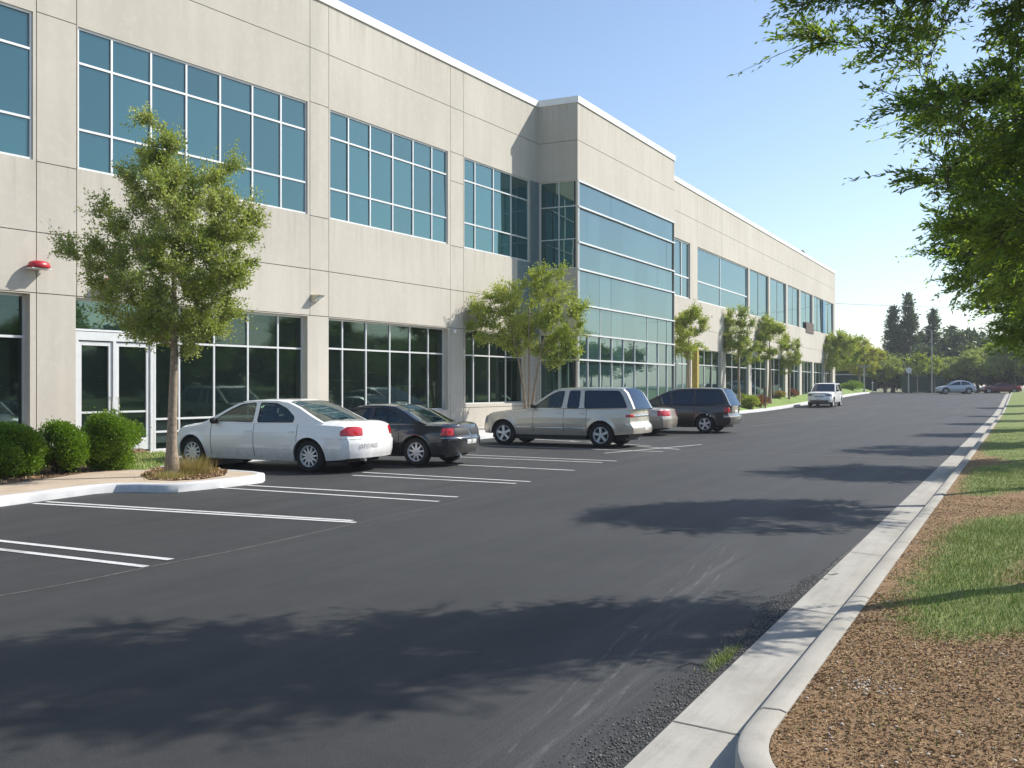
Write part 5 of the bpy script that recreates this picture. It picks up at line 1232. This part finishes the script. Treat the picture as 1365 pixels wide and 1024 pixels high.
for i, (px, D, sc) in enumerate(((1262, 131, (.9, .62)), (1302, 129, (1.0, .75)), (1330, 131, (1.1, .85)), (1352, 128, (1.0, .95)), (1385, 126, (1.1, 1.1)), (1180, 134, (.9, .66)))):
    copy_tree(refl, at_D(px, D), i * 1.1, sc, ('rounded olive tree behind the pale blue crossover', 'olive green tree between the crossover and the dark red coupe', 'olive tree directly behind the dark red coupe', 'taller olive tree at the tail of the dark red coupe', 'olive tree at the right edge beyond the road end', 'low olive tree just right of the golden trees')[i], 'olive trees at the road end')
# clipped bushes
def bush(name, loc, seed, rx, ry, h, n, L, Wd, mat, label, group, cat='bush', pw=.5):
    r = np.random.default_rng(seed); root = tag(empty(name, loc), label, cat, group); tb_ = MB(); P = []; Dd = []
    for i in range(26):
        an = r.uniform(0, 6.28); u = r.uniform(.2, .8); e = (math.cos(an) * rx * u, math.sin(an) * ry * u, h * r.uniform(.4, .85)); tb_.tube([(r.normal() * .04, r.normal() * .04, -.03), (e[0] * .5, e[1] * .5, e[2] * .6), e], [.014, .010, .004], 4, cap=False)
    tb_.build('stems', M['bark_dark'], root)
    k = 26; cen = []
    for i in range(k):
        v = r.normal(size=3); v /= np.linalg.norm(v); v[2] = v[2]; cen.append((v[0] * rx * .72, v[1] * ry * .72, h * (.52 + .38 * v[2])))
    cen = np.array(cen); c_ = cen[r.integers(k, size=n)]; v = r.normal(size=(n, 3)); v /= np.linalg.norm(v, axis=1)[:, None]
    rad = (r.uniform(.15, 1, n) ** pw * np.where(r.uniform(size=n) < .10, r.uniform(1.0, 1.5, n), 1.))[:, None] * np.array([rx * .42, ry * .42, h * .24]); P = c_ + v * rad
    P[:, 2] = np.maximum(P[:, 2], .03); V3, Fq = leaf_mesh(P, v + np.array([0, 0, .5]) + r.normal(size=(n, 3)) * .5, L, Wd, r); fast_mesh('foliage', V3, Fq, mat, root); return root
bl = ['clipped green bush at the left edge of the photo', 'clipped green bush in the middle, before the shaded pier', 'clipped green bush nearest the glass doors']
for i, (px, py, w_, h_) in enumerate(((6, 642, .64, .90), (75, 636, .57, .90), (149, 631, .62, 1.06))):
    q = ray(px, py - 5, .14); bush('bush', (q[0], q[1], .14), 90 + i, w_, w_ * .9, h_, 30000, .042, .015, M['leaf_bush'], bl[i], 'clipped bushes before the entrance')
q = ray(-66, 652, .14); bush('bush', (q[0], q[1], .14), 97, .58, .52, 1.05, 14000, .042, .015, M['leaf_bush'], 'clipped green bush just outside the left edge', 'clipped bushes before the entrance')
q = ray(256, 633, .15); n = 700; st_ = np.array(w2st(*q)); P = st_ + rng.normal(0, .17, (n, 2))
o = blades('dry_grass', P, .34, .006, M['leaf_dry'], zf=np.full(n, .15), lean=.6); tag(o, 'tuft of tall dry grass between the left tree and the white sedan', 'grass')
q = ray(228, 637, .15); n = 700; P = np.array(w2st(*q)) + rng.normal(0, .16, (n, 2)); o = blades('dry_grass', P, .13, .005, M['leaf_dry'], zf=np.full(n, .15), lean=.9); tag(o, 'short dry grass round the foot of the left tree', 'grass')
# shrubs on the far lawn
sh = [(1011, 15.9, .75, .75, M['leaf_red'], 'reddish low shrub at the near end of the far lawn'), (1036, 17.0, .7, .6, M['leaf_dry'], 'dry tan shrub right of the reddish shrub'), (1054, 17.0, .7, .6, M['leaf_red'], 'brownish shrub against the far wing behind the white suv'),
      (1000, 15.6, .6, .9, M['leaf_b'], 'yellow green shrub behind the charcoal minivan'), (990, 16.4, .5, .7, M['leaf_a'], 'dark green shrub right behind the charcoal minivan'), (1136, 16.4, 1.3, 1.0, M['leaf_bush'], 'bright green mounded shrub right of the white suv'), (1172, 18.6, 1.8, 1.6, M['leaf_dark'], 'dark rounded hedge shrub beyond the lamp post')]
for i, (px, t_, r_, h_, m_, lb) in enumerate(sh):
    bush('shrub', at_t(px, t_, .13 + .42 * min(1, max(0, (t_ - 15.5) / 1.3))), 120 + i, r_, r_ * .9, h_, 3500, .09 if r_ < 1 else .13, .035, m_, lb, 'shrubs on the far lawn', 'shrub')

# ------------------------------------------------------------------ street furniture in the distance
def post(name, label, cat, px, t_, parts):
    o = tag(empty(name, at_t(px, t_, .1)), label, cat)
    for nm, fn, m_ in parts: mb = MB(); fn(mb); mb.build(nm, m_, o, 40)
    return o
def cyl(z0, z1, r_, n=10): return lambda mb: mb.tube([(0, 0, z0), (0, 0, z1)], r_, n)
def lamp_head(mb):
    for sx in (-1, 1): mb.box(sx * .12 if sx > 0 else -.75, .75 if sx > 0 else -.12, -.14, .14, 3.1, 3.24)
post('lamp_post', 'short grey lamp post with twin heads under the golden tree', 'lamp post', 1152, 15.6, [('pole', cyl(0, 3.3, .09), M['steel']), ('lamp_head', lamp_head, M['steel']), ('base', cyl(0, .3, .16), M['kerb'])])
post('bollard', 'slim grey bollard standing right of the grey lamp post', 'bollard', 1163, 15.3, [('post', cyl(0, 1.15, .07), M['steel']), ('cap', lambda mb: mb.lathe([(.10, 1.15), (.10, 1.25), (0, 1.3)], 12), M['coping'])])
post('marker_post', 'thin rusty marker post on the lawn left of the white suv', 'post', 1020, 15.2, [('post', cyl(0, 1.5, .05), M['brown']), ('cap', cyl(1.5, 1.56, .08), M['red'])])
def pole_at(px, D, h, label, cat, nm):
    q = at_D(px, D); o = tag(empty(nm, q), label, cat); mb = MB(); mb.tube([(0, 0, 0), (0, 0, h)], [.09, .05], 10); mb.build('pole', M['steel'], o, 40); return o
o = pole_at(1242, 119, 7.6, 'tall pale pole rising in front of the dark trees at the road end', 'pole', 'light_pole'); mb = MB(); mb.tube([(0, 0, 7.5), (-.3, 0, 7.7), (-.8, 0, 7.7)], .035, 8); mb.build('arm', M['steel'], o); mb = MB(); mb.box(-1.3, -.8, -.1, .1, 7.65, 7.74); mb.build('lamp_head', M['steel'], o)
o = pole_at(1211, 114, 2.6, 'short pole with a white round sign right of the golden trees', 'sign', 'road_sign'); mb = MB(); mb.lathe([(0, -.03), (.33, -.03), (.33, .03), (0, .03)], 18, 'y', (0, -.1, 2.75)); mb.build('sign_plate', M['coping'], o, 40)
# dark green screen and utility box
q = at_t(1128, 20.5); o = tag(empty('screen_fence', q, RZ + math.pi / 2), 'dark green screened enclosure with a pale top rail behind the golden trees', 'fence')
mb = MB()
mb.box(-4, 4, -.05, .05, 0, 2.3); mb.build('screen', M['greenbox'], o); mb = MB(); mb.box(-4.1, 4.1, -.09, .09, 2.3, 2.45); mb.build('top_rail', M['walk_far'], o); mb = MB()
for k in range(5): mb.box(-4 + k * 2 - .06, -4 + k * 2 + .06, -.13, -.055, 0, 2.28)
mb.build('posts', M['steel'], o)
q = at_D(1230, 126); o = tag(empty('green_container', q, .2), 'dark green container standing behind the young trees at the road end', 'container')
mb = MB(); mb.box(-2.4, 2.4, -.8, .8, .15, 2.0); mb.build('box', M['greenbox'], o); mb = MB(); mb.box(-2.45, 2.45, -.86, .86, 2.0, 2.1); mb.build('lid', M['greenbox'], o); mb = MB(); [mb.box(x - .1, x + .1, -.7, .7, 0, .15) for x in (-2, 2)]; mb.build('feet', M['black'], o)
# overhead wire from the building corner
mb = MB(); q0 = np.array((F1[0], F1[1], 11.0)); q1 = np.array(((1700 - CX) / F * 135, 135, 13.5)); pts = []
for u in np.linspace(0, 1, 24): p = q0 * (1 - u) + q1 * u; p[2] -= 1.6 * 4 * u * (1 - u) * .5; pts.append(p)
mb.tube(pts, .022, 5); tag(mb.build('overhead_wire', M['black']), 'thin dark wire strung from the far building corner across the sky', 'wire')

# ------------------------------------------------------------------ thin haze over the whole place
mb = MB(); mb.box(-700, 900, -450, 1300, -1.1, 30)
m_, n_, l_, p_ = nt('haze_air'); n_.remove(p_); pv = n_.new('ShaderNodeVolumePrincipled'); pv.inputs['Color'].default_value = (.86, .92, 1, 1); pv.inputs['Density'].default_value = .00048; pv.inputs['Anisotropy'].default_value = .3
l_.new(pv.outputs[0], n_['Material Output'].inputs['Volume'])
tag(mb.build('haze', m_), 'thin pale air haze lying over the whole car park', 'haze', kind='stuff')
